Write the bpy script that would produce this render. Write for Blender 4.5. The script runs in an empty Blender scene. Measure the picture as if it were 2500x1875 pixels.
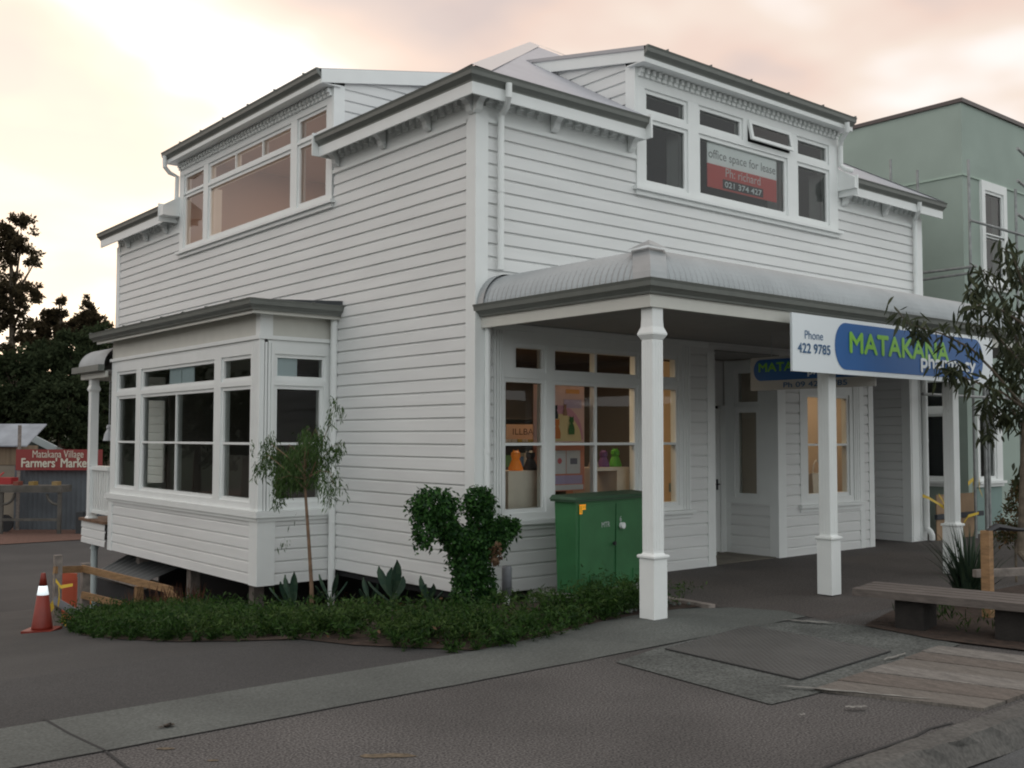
import bpy, bmesh, math, random
import numpy as np
from mathutils import Vector, Matrix
random.seed(7); RNG = np.random.default_rng(7)
R = math.radians
scn = bpy.context.scene
COL = scn.collection

# ------------------------------------------------------------------ camera, sky, light, exposure
F_PX = 2531.2; YAW = R(39.6615); PITCH = R(2.91686); ROLL = R(0.1097)
CAM = Vector((-6.68597, -8.66843, 1.65))
fw = Vector((math.sin(YAW)*math.cos(PITCH), math.cos(YAW)*math.cos(PITCH), math.sin(PITCH)))
r0 = Vector((math.cos(YAW), -math.sin(YAW), 0)); u0 = r0.cross(fw)
rt = r0*math.cos(ROLL)+u0*math.sin(ROLL); up = -r0*math.sin(ROLL)+u0*math.cos(ROLL)
cam_d = bpy.data.cameras.new('camera'); cam = bpy.data.objects.new('camera', cam_d); COL.objects.link(cam)
cam_d.sensor_width = 36; cam_d.lens = F_PX/2500*36; cam_d.clip_start = .05; cam_d.clip_end = 2000
M = Matrix(((rt.x, up.x, -fw.x, CAM.x), (rt.y, up.y, -fw.y, CAM.y), (rt.z, up.z, -fw.z, CAM.z), (0, 0, 0, 1)))
cam.matrix_world = M
scn.camera = cam

def ray(px, py):
    px, py = float(px), float(py)
    return (px-1250)/F_PX*rt-(py-937.5)/F_PX*up+fw
def at(px, py, X=None, Y=None, Z=None, D=None):
    """point seen at photo position (px, py) on a given plane, or at depth D"""
    d = ray(px, py)
    if D is not None: t = D
    elif X is not None: t = (X-CAM.x)/d.x
    elif Y is not None: t = (Y-CAM.y)/d.y
    else: t = (Z-CAM.z)/d.z
    return CAM+d*t

SUN_EL, SUN_AZ = R(5), R(17)          # azimuth from +Y towards +X: low sun behind the building, far left
w = bpy.data.worlds.new('World'); scn.world = w; w.use_nodes = True
nt = w.node_tree; N = nt.nodes; L = nt.links; N.clear()
def nd(t, **k):
    n = N.new(t)
    for a, b in k.items(): setattr(n, a, b)
    return n
out = nd('ShaderNodeOutputWorld'); bg = nd('ShaderNodeBackground'); bgc = nd('ShaderNodeBackground'); mix = nd('ShaderNodeMixShader')
sky = nd('ShaderNodeTexSky', sky_type='NISHITA', sun_disc=False, sun_elevation=SUN_EL, sun_rotation=SUN_AZ)
bg.inputs['Strength'].default_value = .10
L.new(sky.outputs[0], bg.inputs['Color'])
tc = nd('ShaderNodeTexCoord')
# cloud noise over directions flattened to a cloud layer
sep = nd('ShaderNodeSeparateXYZ'); L.new(tc.outputs['Generated'], sep.inputs[0])
zc = nd('ShaderNodeMath', operation='MAXIMUM'); L.new(sep.outputs['Z'], zc.inputs[0]); zc.inputs[1].default_value = 0.0
za = nd('ShaderNodeMath', operation='ADD'); L.new(zc.outputs[0], za.inputs[0]); za.inputs[1].default_value = .22
dx = nd('ShaderNodeMath', operation='DIVIDE'); L.new(sep.outputs['X'], dx.inputs[0]); L.new(za.outputs[0], dx.inputs[1])
dy = nd('ShaderNodeMath', operation='DIVIDE'); L.new(sep.outputs['Y'], dy.inputs[0]); L.new(za.outputs[0], dy.inputs[1])
cb = nd('ShaderNodeCombineXYZ'); L.new(dx.outputs[0], cb.inputs[0]); L.new(dy.outputs[0], cb.inputs[1]); cb.inputs[2].default_value = 15.0
n1 = nd('ShaderNodeTexNoise'); n1.inputs['Scale'].default_value = 1.8; n1.inputs['Detail'].default_value = 3.5; n1.inputs['Roughness'].default_value = .45
L.new(cb.outputs[0], n1.inputs['Vector'])
cr = nd('ShaderNodeValToRGB'); L.new(n1.outputs['Fac'], cr.inputs[0])
e = cr.color_ramp.elements
e[0].position = .39; e[0].color = (.76, .63, .59, 1)
e[1].position = .62; e[1].color = (1.15, 1.08, 1.04, 1)
m_ = e.new(.46); m_.color = (.93, .72, .62, 1)
m_ = e.new(.53); m_.color = (.99, .83, .72, 1)
# sunset glow: towards the sun azimuth near the horizon
sunv = (math.sin(SUN_AZ)*math.cos(SUN_EL), math.cos(SUN_AZ)*math.cos(SUN_EL), math.sin(SUN_EL))
dot = nd('ShaderNodeVectorMath', operation='DOT_PRODUCT'); L.new(tc.outputs['Generated'], dot.inputs[0]); dot.inputs[1].default_value = sunv
gl = nd('ShaderNodeMapRange'); L.new(dot.outputs['Value'], gl.inputs[0])
gl.inputs[1].default_value = .90; gl.inputs[2].default_value = 1.0; gl.inputs[3].default_value = 0; gl.inputs[4].default_value = 1
addc = nd('ShaderNodeMix', data_type='RGBA', blend_type='ADD'); L.new(gl.outputs[0], addc.inputs[0])
L.new(cr.outputs[0], addc.inputs[6]); addc.inputs[7].default_value = (.40, .36, .27, 1)
# the sky away from the sunset (behind the camera) is bluer, and brightened to light the walls
bk = nd('ShaderNodeMapRange'); L.new(dot.outputs['Value'], bk.inputs[0])
bk.inputs[1].default_value = -.4; bk.inputs[2].default_value = .60; bk.inputs[3].default_value = 0; bk.inputs[4].default_value = 1
bmix = nd('ShaderNodeMix', data_type='RGBA'); L.new(bk.outputs[0], bmix.inputs[0])
bmix.inputs[6].default_value = (1.10, 1.14, 1.14, 1); L.new(addc.outputs[2], bmix.inputs[7])
L.new(bmix.outputs[2], bgc.inputs['Color']); bgc.inputs['Strength'].default_value = 1.06
mix.inputs[0].default_value = .88
L.new(bg.outputs[0], mix.inputs[1]); L.new(bgc.outputs[0], mix.inputs[2]); L.new(mix.outputs[0], out.inputs[0])
sl = bpy.data.lights.new('sun', 'SUN'); sl.energy = .5; sl.angle = R(12); sl.color = (1, .82, .62)
so = bpy.data.objects.new('sun', sl); COL.objects.link(so)
so.rotation_euler = Vector(sunv).to_track_quat('Z', 'Y').to_euler(); so.location = (0, 0, 30)
scn.view_settings.view_transform = 'Standard'; scn.view_settings.look = 'None'
scn.view_settings.exposure = 0; scn.view_settings.gamma = 1
scn.render.engine = 'CYCLES'
scn.cycles.filter_width = 2.0
scn.cycles.max_bounces = 8; scn.cycles.transparent_max_bounces = 16

# ------------------------------------------------------------------ materials
MATS = {}
def mat(name, col, rough=.6, var=.0, vscale=3, bump=0, bscale=30, metal=0, emit=None, es=1, spec=.5, col2=None, detail=4, stretch=None, fine=None):
    if name in MATS: return MATS[name]
    m = bpy.data.materials.new(name); m.use_nodes = True
    t = m.node_tree; b = t.nodes['Principled BSDF']
    b.inputs['Roughness'].default_value = rough; b.inputs['Metallic'].default_value = metal
    b.inputs['Specular IOR Level'].default_value = spec
    c = (*col, 1)
    b.inputs['Base Color'].default_value = c
    tc = t.nodes.new('ShaderNodeTexCoord'); vec = tc.outputs['Object']
    if stretch:
        mp = t.nodes.new('ShaderNodeMapping'); mp.inputs['Scale'].default_value = stretch
        t.links.new(vec, mp.inputs[0]); vec = mp.outputs[0]
    if var or col2:
        n = t.nodes.new('ShaderNodeTexNoise'); n.inputs['Scale'].default_value = vscale; n.inputs['Detail'].default_value = detail
        t.links.new(vec, n.inputs['Vector'])
        r = t.nodes.new('ShaderNodeValToRGB'); t.links.new(n.outputs['Fac'], r.inputs[0])
        c2 = col2 or tuple(min(1, x*(1+var)) for x in col); c1 = col if col2 else tuple(x*(1-var) for x in col)
        r.color_ramp.elements[0].position = .32; r.color_ramp.elements[0].color = (*c1, 1)
        r.color_ramp.elements[1].position = .68; r.color_ramp.elements[1].color = (*c2, 1)
        o = r.outputs[0]
        if fine:
            n3 = t.nodes.new('ShaderNodeTexNoise'); n3.inputs['Scale'].default_value = fine[0]; n3.inputs['Detail'].default_value = 3
            t.links.new(vec, n3.inputs['Vector'])
            mr = t.nodes.new('ShaderNodeMapRange'); t.links.new(n3.outputs['Fac'], mr.inputs[0])
            mr.inputs[1].default_value = .3; mr.inputs[2].default_value = .7; mr.inputs[3].default_value = 1-fine[1]; mr.inputs[4].default_value = 1+fine[1]
            mx = t.nodes.new('ShaderNodeVectorMath'); mx.operation = 'SCALE'
            t.links.new(o, mx.inputs[0]); t.links.new(mr.outputs[0], mx.inputs['Scale']); o = mx.outputs[0]
        t.links.new(o, b.inputs['Base Color'])
    if bump:
        n2 = t.nodes.new('ShaderNodeTexNoise'); n2.inputs['Scale'].default_value = bscale; n2.inputs['Detail'].default_value = 4
        t.links.new(vec, n2.inputs['Vector'])
        bp = t.nodes.new('ShaderNodeBump'); bp.inputs['Strength'].default_value = bump; bp.inputs['Distance'].default_value = .01
        t.links.new(n2.outputs['Fac'], bp.inputs['Height']); t.links.new(bp.outputs[0], b.inputs['Normal'])
    if emit:
        b.inputs['Emission Color'].default_value = (*emit, 1); b.inputs['Emission Strength'].default_value = es
    MATS[name] = m; return m
def leafmat(name, c1, c2, trans=.25, rough=.5):
    """leaf colour differs from leaf to leaf"""
    if name in MATS: return MATS[name]
    m = bpy.data.materials.new(name); m.use_nodes = True
    t = m.node_tree; b = t.nodes['Principled BSDF']; b.inputs['Roughness'].default_value = rough; b.inputs['Specular IOR Level'].default_value = .2 if rough < .9 else .05
    g = t.nodes.new('ShaderNodeNewGeometry'); r = t.nodes.new('ShaderNodeValToRGB')
    t.links.new(g.outputs['Random Per Island'], r.inputs[0])
    r.color_ramp.elements[0].color = (*c1, 1); r.color_ramp.elements[1].color = (*c2, 1)
    t.links.new(r.outputs[0], b.inputs['Base Color'])
    tr = t.nodes.new('ShaderNodeBsdfTranslucent'); t.links.new(r.outputs[0], tr.inputs[0])
    mx = t.nodes.new('ShaderNodeMixShader'); mx.inputs[0].default_value = trans
    o = t.nodes['Material Output']; t.links.new(b.outputs[0], mx.inputs[1]); t.links.new(tr.outputs[0], mx.inputs[2]); t.links.new(mx.outputs[0], o.inputs[0])
    MATS[name] = m; return m
def glassmat(name='window_glass', tint=(.93, .97, .95), ior=1.5, boost=1.0):
    if name in MATS: return MATS[name]
    m = bpy.data.materials.new(name); m.use_nodes = True
    t = m.node_tree; t.nodes.remove(t.nodes['Principled BSDF'])
    o = t.nodes['Material Output']; f = t.nodes.new('ShaderNodeFresnel'); f.inputs['IOR'].default_value = ior
    ml = t.nodes.new('ShaderNodeMath'); ml.operation = 'MULTIPLY'; ml.use_clamp = True; ml.inputs[1].default_value = boost
    t.links.new(f.outputs[0], ml.inputs[0])
    g = t.nodes.new('ShaderNodeBsdfGlossy'); g.inputs['Roughness'].default_value = .01
    tr = t.nodes.new('ShaderNodeBsdfTransparent'); tr.inputs[0].default_value = (*tint, 1)
    mx = t.nodes.new('ShaderNodeMixShader'); t.links.new(ml.outputs[0], mx.inputs[0])
    t.links.new(tr.outputs[0], mx.inputs[1]); t.links.new(g.outputs[0], mx.inputs[2]); t.links.new(mx.outputs[0], o.inputs[0])
    MATS[name] = m; return m

WHITE = mat('white_paint', (.75, .757, .75), .45, var=.045, vscale=1.6, spec=.4, stretch=(.5, .5, 3.5))
WTRIM = mat('white_trim_paint', (.82, .84, .83), .4, var=.02, vscale=4, spec=.4)
GUTM = mat('grey_painted_steel', (.17, .18, .165), .42, var=.06, vscale=6)
ZINC = mat('zincalume', (.36, .38, .39), .42, var=.07, vscale=3, metal=.35)
ROOFM = mat('pale_corrugated_roof', (.42, .43, .47), .5, var=.05, vscale=2, metal=.2)
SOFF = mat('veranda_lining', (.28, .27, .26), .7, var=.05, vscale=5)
CREAM = mat('cream_trim', (.61, .605, .555), .5, var=.03, vscale=5)
DARK = mat('painted_dark_void', (.02, .02, .022), .9)  # near-black colour that paints in the shade of hollow spaces
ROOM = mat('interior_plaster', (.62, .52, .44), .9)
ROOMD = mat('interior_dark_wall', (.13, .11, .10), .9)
ROOMF = mat('interior_floor', (.25, .2, .16), .7)
GLASS = glassmat()
BLACKM = mat('black_plastic', (.015, .015, .018), .5)
TIMB = mat('raw_pine', (.30, .175, .085), .75, var=.25, vscale=8, stretch=(1, 1, 4), bump=.3)
OLDT = mat('weathered_timber', (.22, .19, .17), .85, var=.3, vscale=9, bump=.5, bscale=40)
GALV = mat('galvanised_steel', (.42, .44, .46), .4, var=.12, vscale=12, metal=.5)
GREENW = mat('green_render', (.335, .405, .36), .85, var=.06, vscale=1.3, bump=.25, bscale=60)

# ------------------------------------------------------------------ mesh builder and tagging
OFF = {}
class MB:
    def __init__(s): s.v = []; s.f = []; s.m = []; s.ms = []; s.cur = 0
    def mat(s, m):
        if m not in s.ms: s.ms.append(m)
        s.cur = s.ms.index(m); return s
    def face(s, pts):
        n = len(s.v); s.v += [tuple(p) for p in pts]; s.f.append(tuple(range(n, n+len(pts)))); s.m.append(s.cur)
    def mesh(s, vs, fs):
        n = len(s.v); s.v += [tuple(p) for p in vs]
        for f in fs: s.f.append(tuple(i+n for i in f)); s.m.append(s.cur)
    def hexa(s, p):   # 8 points: bottom 4, top 4
        s.mesh(p, [(0, 3, 2, 1), (4, 5, 6, 7), (0, 1, 5, 4), (1, 2, 6, 5), (2, 3, 7, 6), (3, 0, 4, 7)])
    def box(s, x0, x1, y0, y1, z0, z1):
        s.hexa([(x0, y0, z0), (x1, y0, z0), (x1, y1, z0), (x0, y1, z0), (x0, y0, z1), (x1, y0, z1), (x1, y1, z1), (x0, y1, z1)])
    def obox(s, c, d, w, h, z0, z1=None):
        """box centred c(x,y), direction d (unit xy), length w along d, width h"""
        dx, dy = d; nx, ny = -dy, dx; p = []
        for z in (z0, z1):
            for a, b in ((-1, -1), (1, -1), (1, 1), (-1, 1)):
                p.append((c[0]+dx*a*w/2+nx*b*h/2, c[1]+dy*a*w/2+ny*b*h/2, z))
        s.hexa(p)
    def beam(s, a, b, w, h=None, upv=(0, 0, 1)):
        a = Vector(a); b = Vector(b); h = h or w; d = (b-a).normalized()
        sx = d.cross(Vector(upv))
        if sx.length < 1e-3: sx = d.cross(Vector((1, 0, 0)))
        sx.normalize(); sz = sx.cross(d)
        p = []
        for q in (a, b):
            for i, j in ((-1, -1), (1, -1), (1, 1), (-1, 1)): p.append(q+sx*i*w/2+sz*j*h/2)
        s.hexa([tuple(x) for x in p])
    def tube(s, pts, rad, n=10, cap=True):
        pts = [Vector(p) for p in pts]; rr = rad if isinstance(rad, (list, tuple)) else [rad]*len(pts)
        rings = []; prev = None
        for i, p in enumerate(pts):
            d = (pts[min(i+1, len(pts)-1)]-pts[max(i-1, 0)]).normalized()
            if prev is None:
                a = d.cross(Vector((0, 0, 1)));
                if a.length < 1e-2: a = d.cross(Vector((1, 0, 0)))
            else: a = prev-d*prev.dot(d)
            a.normalize(); prev = a; b = d.cross(a)
            rings.append([p+(a*math.cos(2*math.pi*k/n)+b*math.sin(2*math.pi*k/n))*rr[i] for k in range(n)])
        vs = [q for r in rings for q in r]; fs = []
        for i in range(len(rings)-1):
            for k in range(n): fs.append((i*n+k, i*n+(k+1) % n, (i+1)*n+(k+1) % n, (i+1)*n+k))
        if cap: fs.append(tuple(range(n))[::-1]); fs.append(tuple(range((len(rings)-1)*n, len(rings)*n)))
        s.mesh([tuple(v) for v in vs], fs)
    def lathe(s, c, prof, n=16, rot=0, sq=False):
        vs = []; fs = []
        for r, z in prof:
            for k in range(n):
                a = 2*math.pi*k/n+rot; vs.append((c[0]+r*math.cos(a), c[1]+r*math.sin(a), c[2]+z))
        for i in range(len(prof)-1):
            for k in range(n): fs.append((i*n+k, i*n+(k+1) % n, (i+1)*n+(k+1) % n, (i+1)*n+k))
        fs.append(tuple(range(n))[::-1]); fs.append(tuple(range((len(prof)-1)*n, len(prof)*n)))
        s.mesh(vs, fs)
    def poly(s, pts, z0, z1):
        n = len(pts); s.mesh([(x, y, z0) for x, y in pts]+[(x, y, z1) for x, y in pts],
            [tuple(range(n))[::-1], tuple(range(n, 2*n))]+[(i, (i+1) % n, (i+1) % n+n, i+n) for i in range(n)])
    def build(s, name, m=None, parent=None, smooth=False, label=None, cat=None, group=None, kind=None):
        me = bpy.data.meshes.new(name)
        V = np.array(s.v, dtype=float).reshape(-1, 3)
        if parent is not None: off = OFF[parent.name]
        else:
            off = np.array([(V[:, 0].min()+V[:, 0].max())/2, (V[:, 1].min()+V[:, 1].max())/2, V[:, 2].min()]) if kind is None or kind == 'stuff' else np.zeros(3)
        me.from_pydata((V-off).tolist(), [], s.f)
        for q in (s.ms if s.ms else [m]): me.materials.append(q)
        if s.ms: me.polygons.foreach_set('material_index', s.m)
        if smooth: me.polygons.foreach_set('use_smooth', [True]*len(me.polygons))
        me.update()
        o = bpy.data.objects.new(name, me); COL.objects.link(o)
        if parent is not None: o.parent = parent; OFF[o.name] = off
        else: o.location = off; OFF[o.name] = off
        if label: o['label'] = label
        if cat: o['category'] = cat
        if group: o['group'] = group
        if kind: o['kind'] = kind
        return o
def pieces(mb, name, m=None, parent=None):
    """one object for each loose piece of the builder"""
    par = list(range(len(mb.v)))
    def fd(i):
        while par[i] != i: par[i] = par[par[i]]; i = par[i]
        return i
    for f in mb.f:
        for i in f[1:]: par[fd(i)] = fd(f[0])
    grp = {}
    for fi, f in enumerate(mb.f): grp.setdefault(fd(f[0]), []).append(fi)
    for g in grp.values():
        q = MB()
        if mb.ms: q.mat(mb.ms[mb.m[g[0]]])
        ids = sorted({i for fi in g for i in mb.f[fi]}); mp = {i: k for k, i in enumerate(ids)}
        q.mesh([mb.v[i] for i in ids], [tuple(mp[i] for i in mb.f[fi]) for fi in g])
        q.build(name, m, parent)
def thing(name, loc, label, cat, group=None):
    o = bpy.data.objects.new(name, None); COL.objects.link(o); o.location = loc; o.empty_display_size = .2
    OFF[o.name] = np.array(loc, dtype=float); o['label'] = label; o['category'] = cat
    if group: o['group'] = group
    return o
def struct(name, mb, m): return mb.build(name, m, kind='structure')

class FR:   # a wall plane: origin, u direction, outward normal
    def __init__(s, o, u, n): s.o = Vector(o); s.u = Vector(u); s.n = Vector(n)
    def p(s, u, off, z): return s.o+s.u*u+s.n*off+Vector((0, 0, z))
    def box(s, mb, u0, u1, o0, o1, z0, z1):
        P = [s.p(*a) for a in ((u0, o0, z0), (u1, o0, z0), (u1, o1, z0), (u0, o1, z0), (u0, o0, z1), (u1, o0, z1), (u1, o1, z1), (u0, o1, z1))]
        mb.hexa([tuple(q) for q in P])
FF = FR((0, 0, 0), (1, 0, 0), (0, -1, 0))        # street front, Y = 0
FL = FR((0, 0, 0), (0, 1, 0), (-1, 0, 0))        # side wall, X = 0
FB = FR((-1, 0, 0), (0, 1, 0), (-1, 0, 0))       # bay window front, X = -1
FS = FR((0, 2.98, 0), (1, 0, 0), (0, -1, 0))     # bay window cheek
FRR = FR((5.25, 0, 0), (0, 1, 0), (-1, 0, 0))    # door recess, right return
FRB = FR((0, .9, 0), (1, 0, 0), (0, -1, 0))      # door recess, back
FR2 = FR((8.72, 0, 0), (0, 1, 0), (-1, 0, 0))    # second recess return

# weatherboard surface with real laps
PIT = .144; Z0 = -.01
def off_at(z, side):
    k = (z-Z0)/PIT; fr = k-math.floor(k+1e-9)
    if side < 0 and fr < 1e-4: fr = 1.0
    if fr <= .78: return .024-.006*fr/.78
    if fr <= .92: return .018-.015*(fr-.78)/.14
    return .003
def clap(mb, fr, ua, ub, z0, z1, holes=()):
    U0 = ua if callable(ua) else (lambda z: ua); U1 = ub if callable(ub) else (lambda z: ub)
    zs = {round(z0, 5), round(z1, 5)}
    k = int(math.floor((z0-Z0)/PIT))
    while Z0+k*PIT < z1:
        for f_ in (0, .78, .92):
            z = Z0+(k+f_)*PIT
            if z0 < z < z1: zs.add(round(z, 5))
        k += 1
    for h in holes:
        for z in h[2:]:
            if z0 < z < z1: zs.add(round(z, 5))
    zs = sorted(zs)
    for a, b in zip(zs, zs[1:]):
        if b-a < 1e-4: continue
        zm = (a+b)/2
        iv = [(U0, U1)]
        cuts = sorted([(h[0], h[1]) for h in holes if h[2] < zm < h[3]])
        segs = []; cur = U0(zm); curf = U0
        for c0, c1 in cuts:
            if c0 > cur: segs.append((curf, (lambda z, c=c0: c)))
            cur = max(cur, c1); curf = (lambda z, c=cur: c)
        if cur < U1(zm): segs.append((curf, U1))
        oa, ob = off_at(a, 1), off_at(b, -1)
        lip = abs(((a-Z0)/PIT)-round((a-Z0)/PIT)) < 1e-3
        for s0, s1 in segs:
            mb.face([fr.p(s0(a), oa, a), fr.p(s1(a), oa, a), fr.p(s1(b), ob, b), fr.p(s0(b), ob, b)])
            if lip: mb.face([fr.p(s0(a), .003, a), fr.p(s1(a), .003, a), fr.p(s1(a), oa, a), fr.p(s0(a), oa, a)])
def rectgrid(mb, fr, outer, holes, off, depth):
    """flat face with rectangular holes at offset off, hole reveals going back by depth"""
    us = sorted({outer[0], outer[1], *[h[0] for h in holes], *[h[1] for h in holes]})
    zs = sorted({outer[2], outer[3], *[h[2] for h in holes], *[h[3] for h in holes]})
    for a, b in zip(us, us[1:]):
        for c, d in zip(zs, zs[1:]):
            um, zm = (a+b)/2, (c+d)/2
            if any(h[0] < um < h[1] and h[2] < zm < h[3] for h in holes): continue
            if not (outer[0] <= um <= outer[1] and outer[2] <= zm <= outer[3]): continue
            mb.face([fr.p(a, off, c), fr.p(b, off, c), fr.p(b, off, d), fr.p(a, off, d)])
    for h in holes:
        q = [(h[0], h[2]), (h[1], h[2]), (h[1], h[3]), (h[0], h[3])]
        for i in range(4):
            (a, c), (b, d) = q[i], q[(i+1) % 4]
            mb.face([fr.p(a, off, c), fr.p(b, off, d), fr.p(b, off-depth, d), fr.p(a, off-depth, c)])
def window(parent, fr, outer, groups, sash=.045, proud=.04, sill=None, name='window', open_group=None, glass=None, sashd=.022):
    mb = MB(); exps = []
    for g in groups:
        e_ = (min(p[0] for p in g)-sash, max(p[1] for p in g)+sash, min(p[2] for p in g)-sash, max(p[3] for p in g)+sash); exps.append(e_)
    rectgrid(mb, fr, outer, exps, proud, sashd)
    q = [(outer[0], outer[2]), (outer[1], outer[2]), (outer[1], outer[3]), (outer[0], outer[3])]
    for i in range(4):
        (a, c), (b, d) = q[i], q[(i+1) % 4]
        mb.face([fr.p(a, proud, c), fr.p(b, proud, d), fr.p(b, -.08, d), fr.p(a, -.08, c)])
    for i, (g, e_) in enumerate(zip(groups, exps)):
        if i == open_group: continue
        rectgrid(mb, fr, e_, g, proud-sashd, .09)
    wo = mb.build(name, WTRIM, parent)
    gb = MB()
    for i, g in enumerate(groups):
        if i == open_group: continue
        for p in g:
            q_ = [fr.p(p[0]-.004, proud-.05, p[2]-.004), fr.p(p[1]+.004, proud-.05, p[2]-.004), fr.p(p[1]+.004, proud-.05, p[3]+.004), fr.p(p[0]-.004, proud-.05, p[3]+.004)]
            if fr.u.cross(Vector((0, 0, 1))).dot(fr.n) < 0: q_.reverse()      # panes face outwards
            gb.face(q_)
    gb.build('glass', glass or GLASS, wo)
    if sill:
        sb = MB(); fr.box(sb, outer[0]-sill, outer[1]+sill, 0, proud+.055, outer[2]-.045, outer[2]-.002)
        fr.box(sb, outer[0]-sill*.3, outer[1]+sill*.3, 0, proud+.012, outer[2]-.10, outer[2]-.0455)
        sb.build('sill', WTRIM, wo)
    return wo, exps

# ------------------------------------------------------------------ text
def text(name, s, fr, u, z, off, width, height, m, parent=None, bold=0, serif=False, **tags):
    """letters fitted into width x height with lower-left at (u, z) on plane fr"""
    cu = bpy.data.curves.new('txt', 'FONT'); cu.body = s; cu.size = 1; cu.offset = 0; cu.extrude = 0
    to = bpy.data.objects.new('txt', cu); COL.objects.link(to)
    bpy.context.view_layer.update()
    me = bpy.data.meshes.new_from_object(to.evaluated_get(bpy.context.evaluated_depsgraph_get()))
    bpy.data.objects.remove(to)
    V = np.array([v.co[:] for v in me.vertices])
    mn, mx = V.min(0), V.max(0)
    sx = width/(mx[0]-mn[0]); sz = height/(mx[1]-mn[1])
    mb = MB(); mb.mat(m)
    sh_ = [(0, 0)] if not bold else [(0, 0), (1, 0), (-1, 0), (0, 1), (0, -1)]
    for k_, (ax, az) in enumerate(sh_):
        bx = bold*height
        P = [fr.p(u+(v[0]-mn[0])*sx+ax*bx, off+.0006*k_, z+(v[1]-mn[1])*sz+az*bx) for v in V]
        mb.mesh(P, [tuple(p.vertices) for p in me.polygons])
    bpy.data.meshes.remove(me)
    return mb.build(name, m, parent)

# ------------------------------------------------------------------ the ground
def gz(x, y):
    """terrain height: level street side, falling away along the driveway"""
    t = y+1.0
    if t <= 0: return 0.0
    z = -.125*t
    if y > 14: z = -.125*15-.06*(min(y, 24)-14)*.5
    return z
def sheet(poly, dz, step=.5):
    """polygon draped on the terrain"""
    bm = bmesh.new(); vs = [bm.verts.new((x, y, 0)) for x, y in poly]; f = bm.faces.new(vs)
    ys = [p[1] for p in poly]; xs = [p[0] for p in poly]
    y = math.floor(min(ys)/step)*step
    while y < max(ys):
        if y >= -1.01: bmesh.ops.bisect_plane(bm, geom=bm.verts[:]+bm.edges[:]+bm.faces[:], plane_co=(0, y, 0), plane_no=(0, 1, 0))
        y += step
    mb = MB(); bm.verts.index_update()
    mb.mesh([(v.co.x, v.co.y, gz(v.co.x, v.co.y)+dz) for v in bm.verts], [tuple(v.index for v in f.verts) for f in bm.faces])
    bm.free(); return mb
ASPH = mat('driveway_asphalt', (.045, .044, .044), .92, var=.2, vscale=.5, bump=.3, bscale=160, fine=(80, .45), detail=7)
AGG = mat('exposed_aggregate', (.074, .069, .067), .9, var=.28, vscale=.7, bump=.35, bscale=170, fine=(75, .95), detail=7)
CONC = mat('concrete_band', (.090, .097, .091), .88, var=.16, vscale=1.2, bump=.3, bscale=90, fine=(55, .3))
CONCD = mat('concrete_patch', (.082, .088, .083), .9, var=.24, vscale=2.6, bump=.6, bscale=60, fine=(50, .6))
PAVE = mat('veranda_paving', (.070, .060, .056), .85, var=.14, vscale=1.2, bump=.5, bscale=120, fine=(50, .5))
SOIL = mat('dark_bark_soil', (.045, .028, .020), .95, var=.4, vscale=12, bump=1, bscale=40)
ROADM = mat('road_asphalt', (.075, .078, .08), .85, var=.2, vscale=2, bump=.9, bscale=90, fine=(80, .3))
GRAV = mat('red_gravel', (.12, .062, .045), .95, var=.25, vscale=8, bump=.8)
JOINT = mat('joint_dirt', (.03, .03, .03), .95)
def gridsheet(xs, ys, zf):
    mb = MB(); nx = len(xs)
    mb.mesh([(x, y, zf(x, y)) for y in ys for x in xs], [(j*nx+i, j*nx+i+1, (j+1)*nx+i+1, (j+1)*nx+i) for j in range(len(ys)-1) for i in range(nx-1)])
    return mb
def far(x, y):
    z = gz(x, y)
    d = math.hypot(x-3, y-5)
    if y < -5.75: z = -.13
    if d > 75: z -= .3
    return z
def hill(x, y):
    d = math.hypot(x-3, y-5); a = math.atan2(y-5, x-3)
    return gz(x, min(y, 24))-.35+max(0, d-66)*(.085+.03*math.sin(a*3+1)+.02*math.sin(a*7)+.02*math.sin(a*13+2)) if d < 260 else 14+6*math.sin(a*3+1)+4*math.sin(a*7)+2.5*math.sin(a*17)
xs = [-900, -400, -200, -120, -80]+list(range(-60, 81, 4))+[120, 200, 400, 900]
ys = [-900, -400, -200, -120, -60, -30, -15, -8, -6.2, -5.76, -5.6, -4, -2, -1]+[i*1.0 for i in range(0, 25)]+[28, 34, 40, 50, 60, 80, 120, 200, 400, 900]
struct('driveway', gridsheet(xs, ys, lambda x, y: far(x, y)-.003), ASPH)
struct('road', gridsheet([-60, 60], [-40, -5.9], lambda x, y: -.118), ROADM)
struct('footpath', sheet([(-30, -5.66), (40, -5.66), (40, -3.05), (-30, -3.05)], .0), AGG)
struct('concrete_path', sheet([(-30, -3.06), (-2, -3.06), (1.55, -2.98), (1.66, -2.68), (1.42, -2.22), (.95, -1.95), (.3, -1.93), (-.3, -2.0), (-.95, -2.15), (-1.74, -2.27), (-3, -2.27), (-30, -2.22)], .0045), CONC)
struct('veranda_paving', sheet([(1.25, .98), (1.25, -1.3), (1.27, -2.0), (1.45, -2.22), (1.68, -2.68), (1.55, -2.98), (1.62, -3.5), (2.8, -3.25), (40, -3.2), (40, .98)], .003) if 0 else
       gridsheet([1.25, 3.9, 5.25, 40], [-2.0, -1.0, 0, .98], lambda x, y: .003), PAVE)
struct('footpath_shop', sheet([(1.2, -1.99), (1.27, -2.02), (1.45, -2.24), (1.68, -2.68), (1.57, -2.98), (1.55, -3.2), (40, -3.2), (40, -1.99)], .0015), PAVE)
hm = MB(); na = 160; rr_ = [64, 80, 110, 150, 200, 259, 420, 900]
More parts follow.
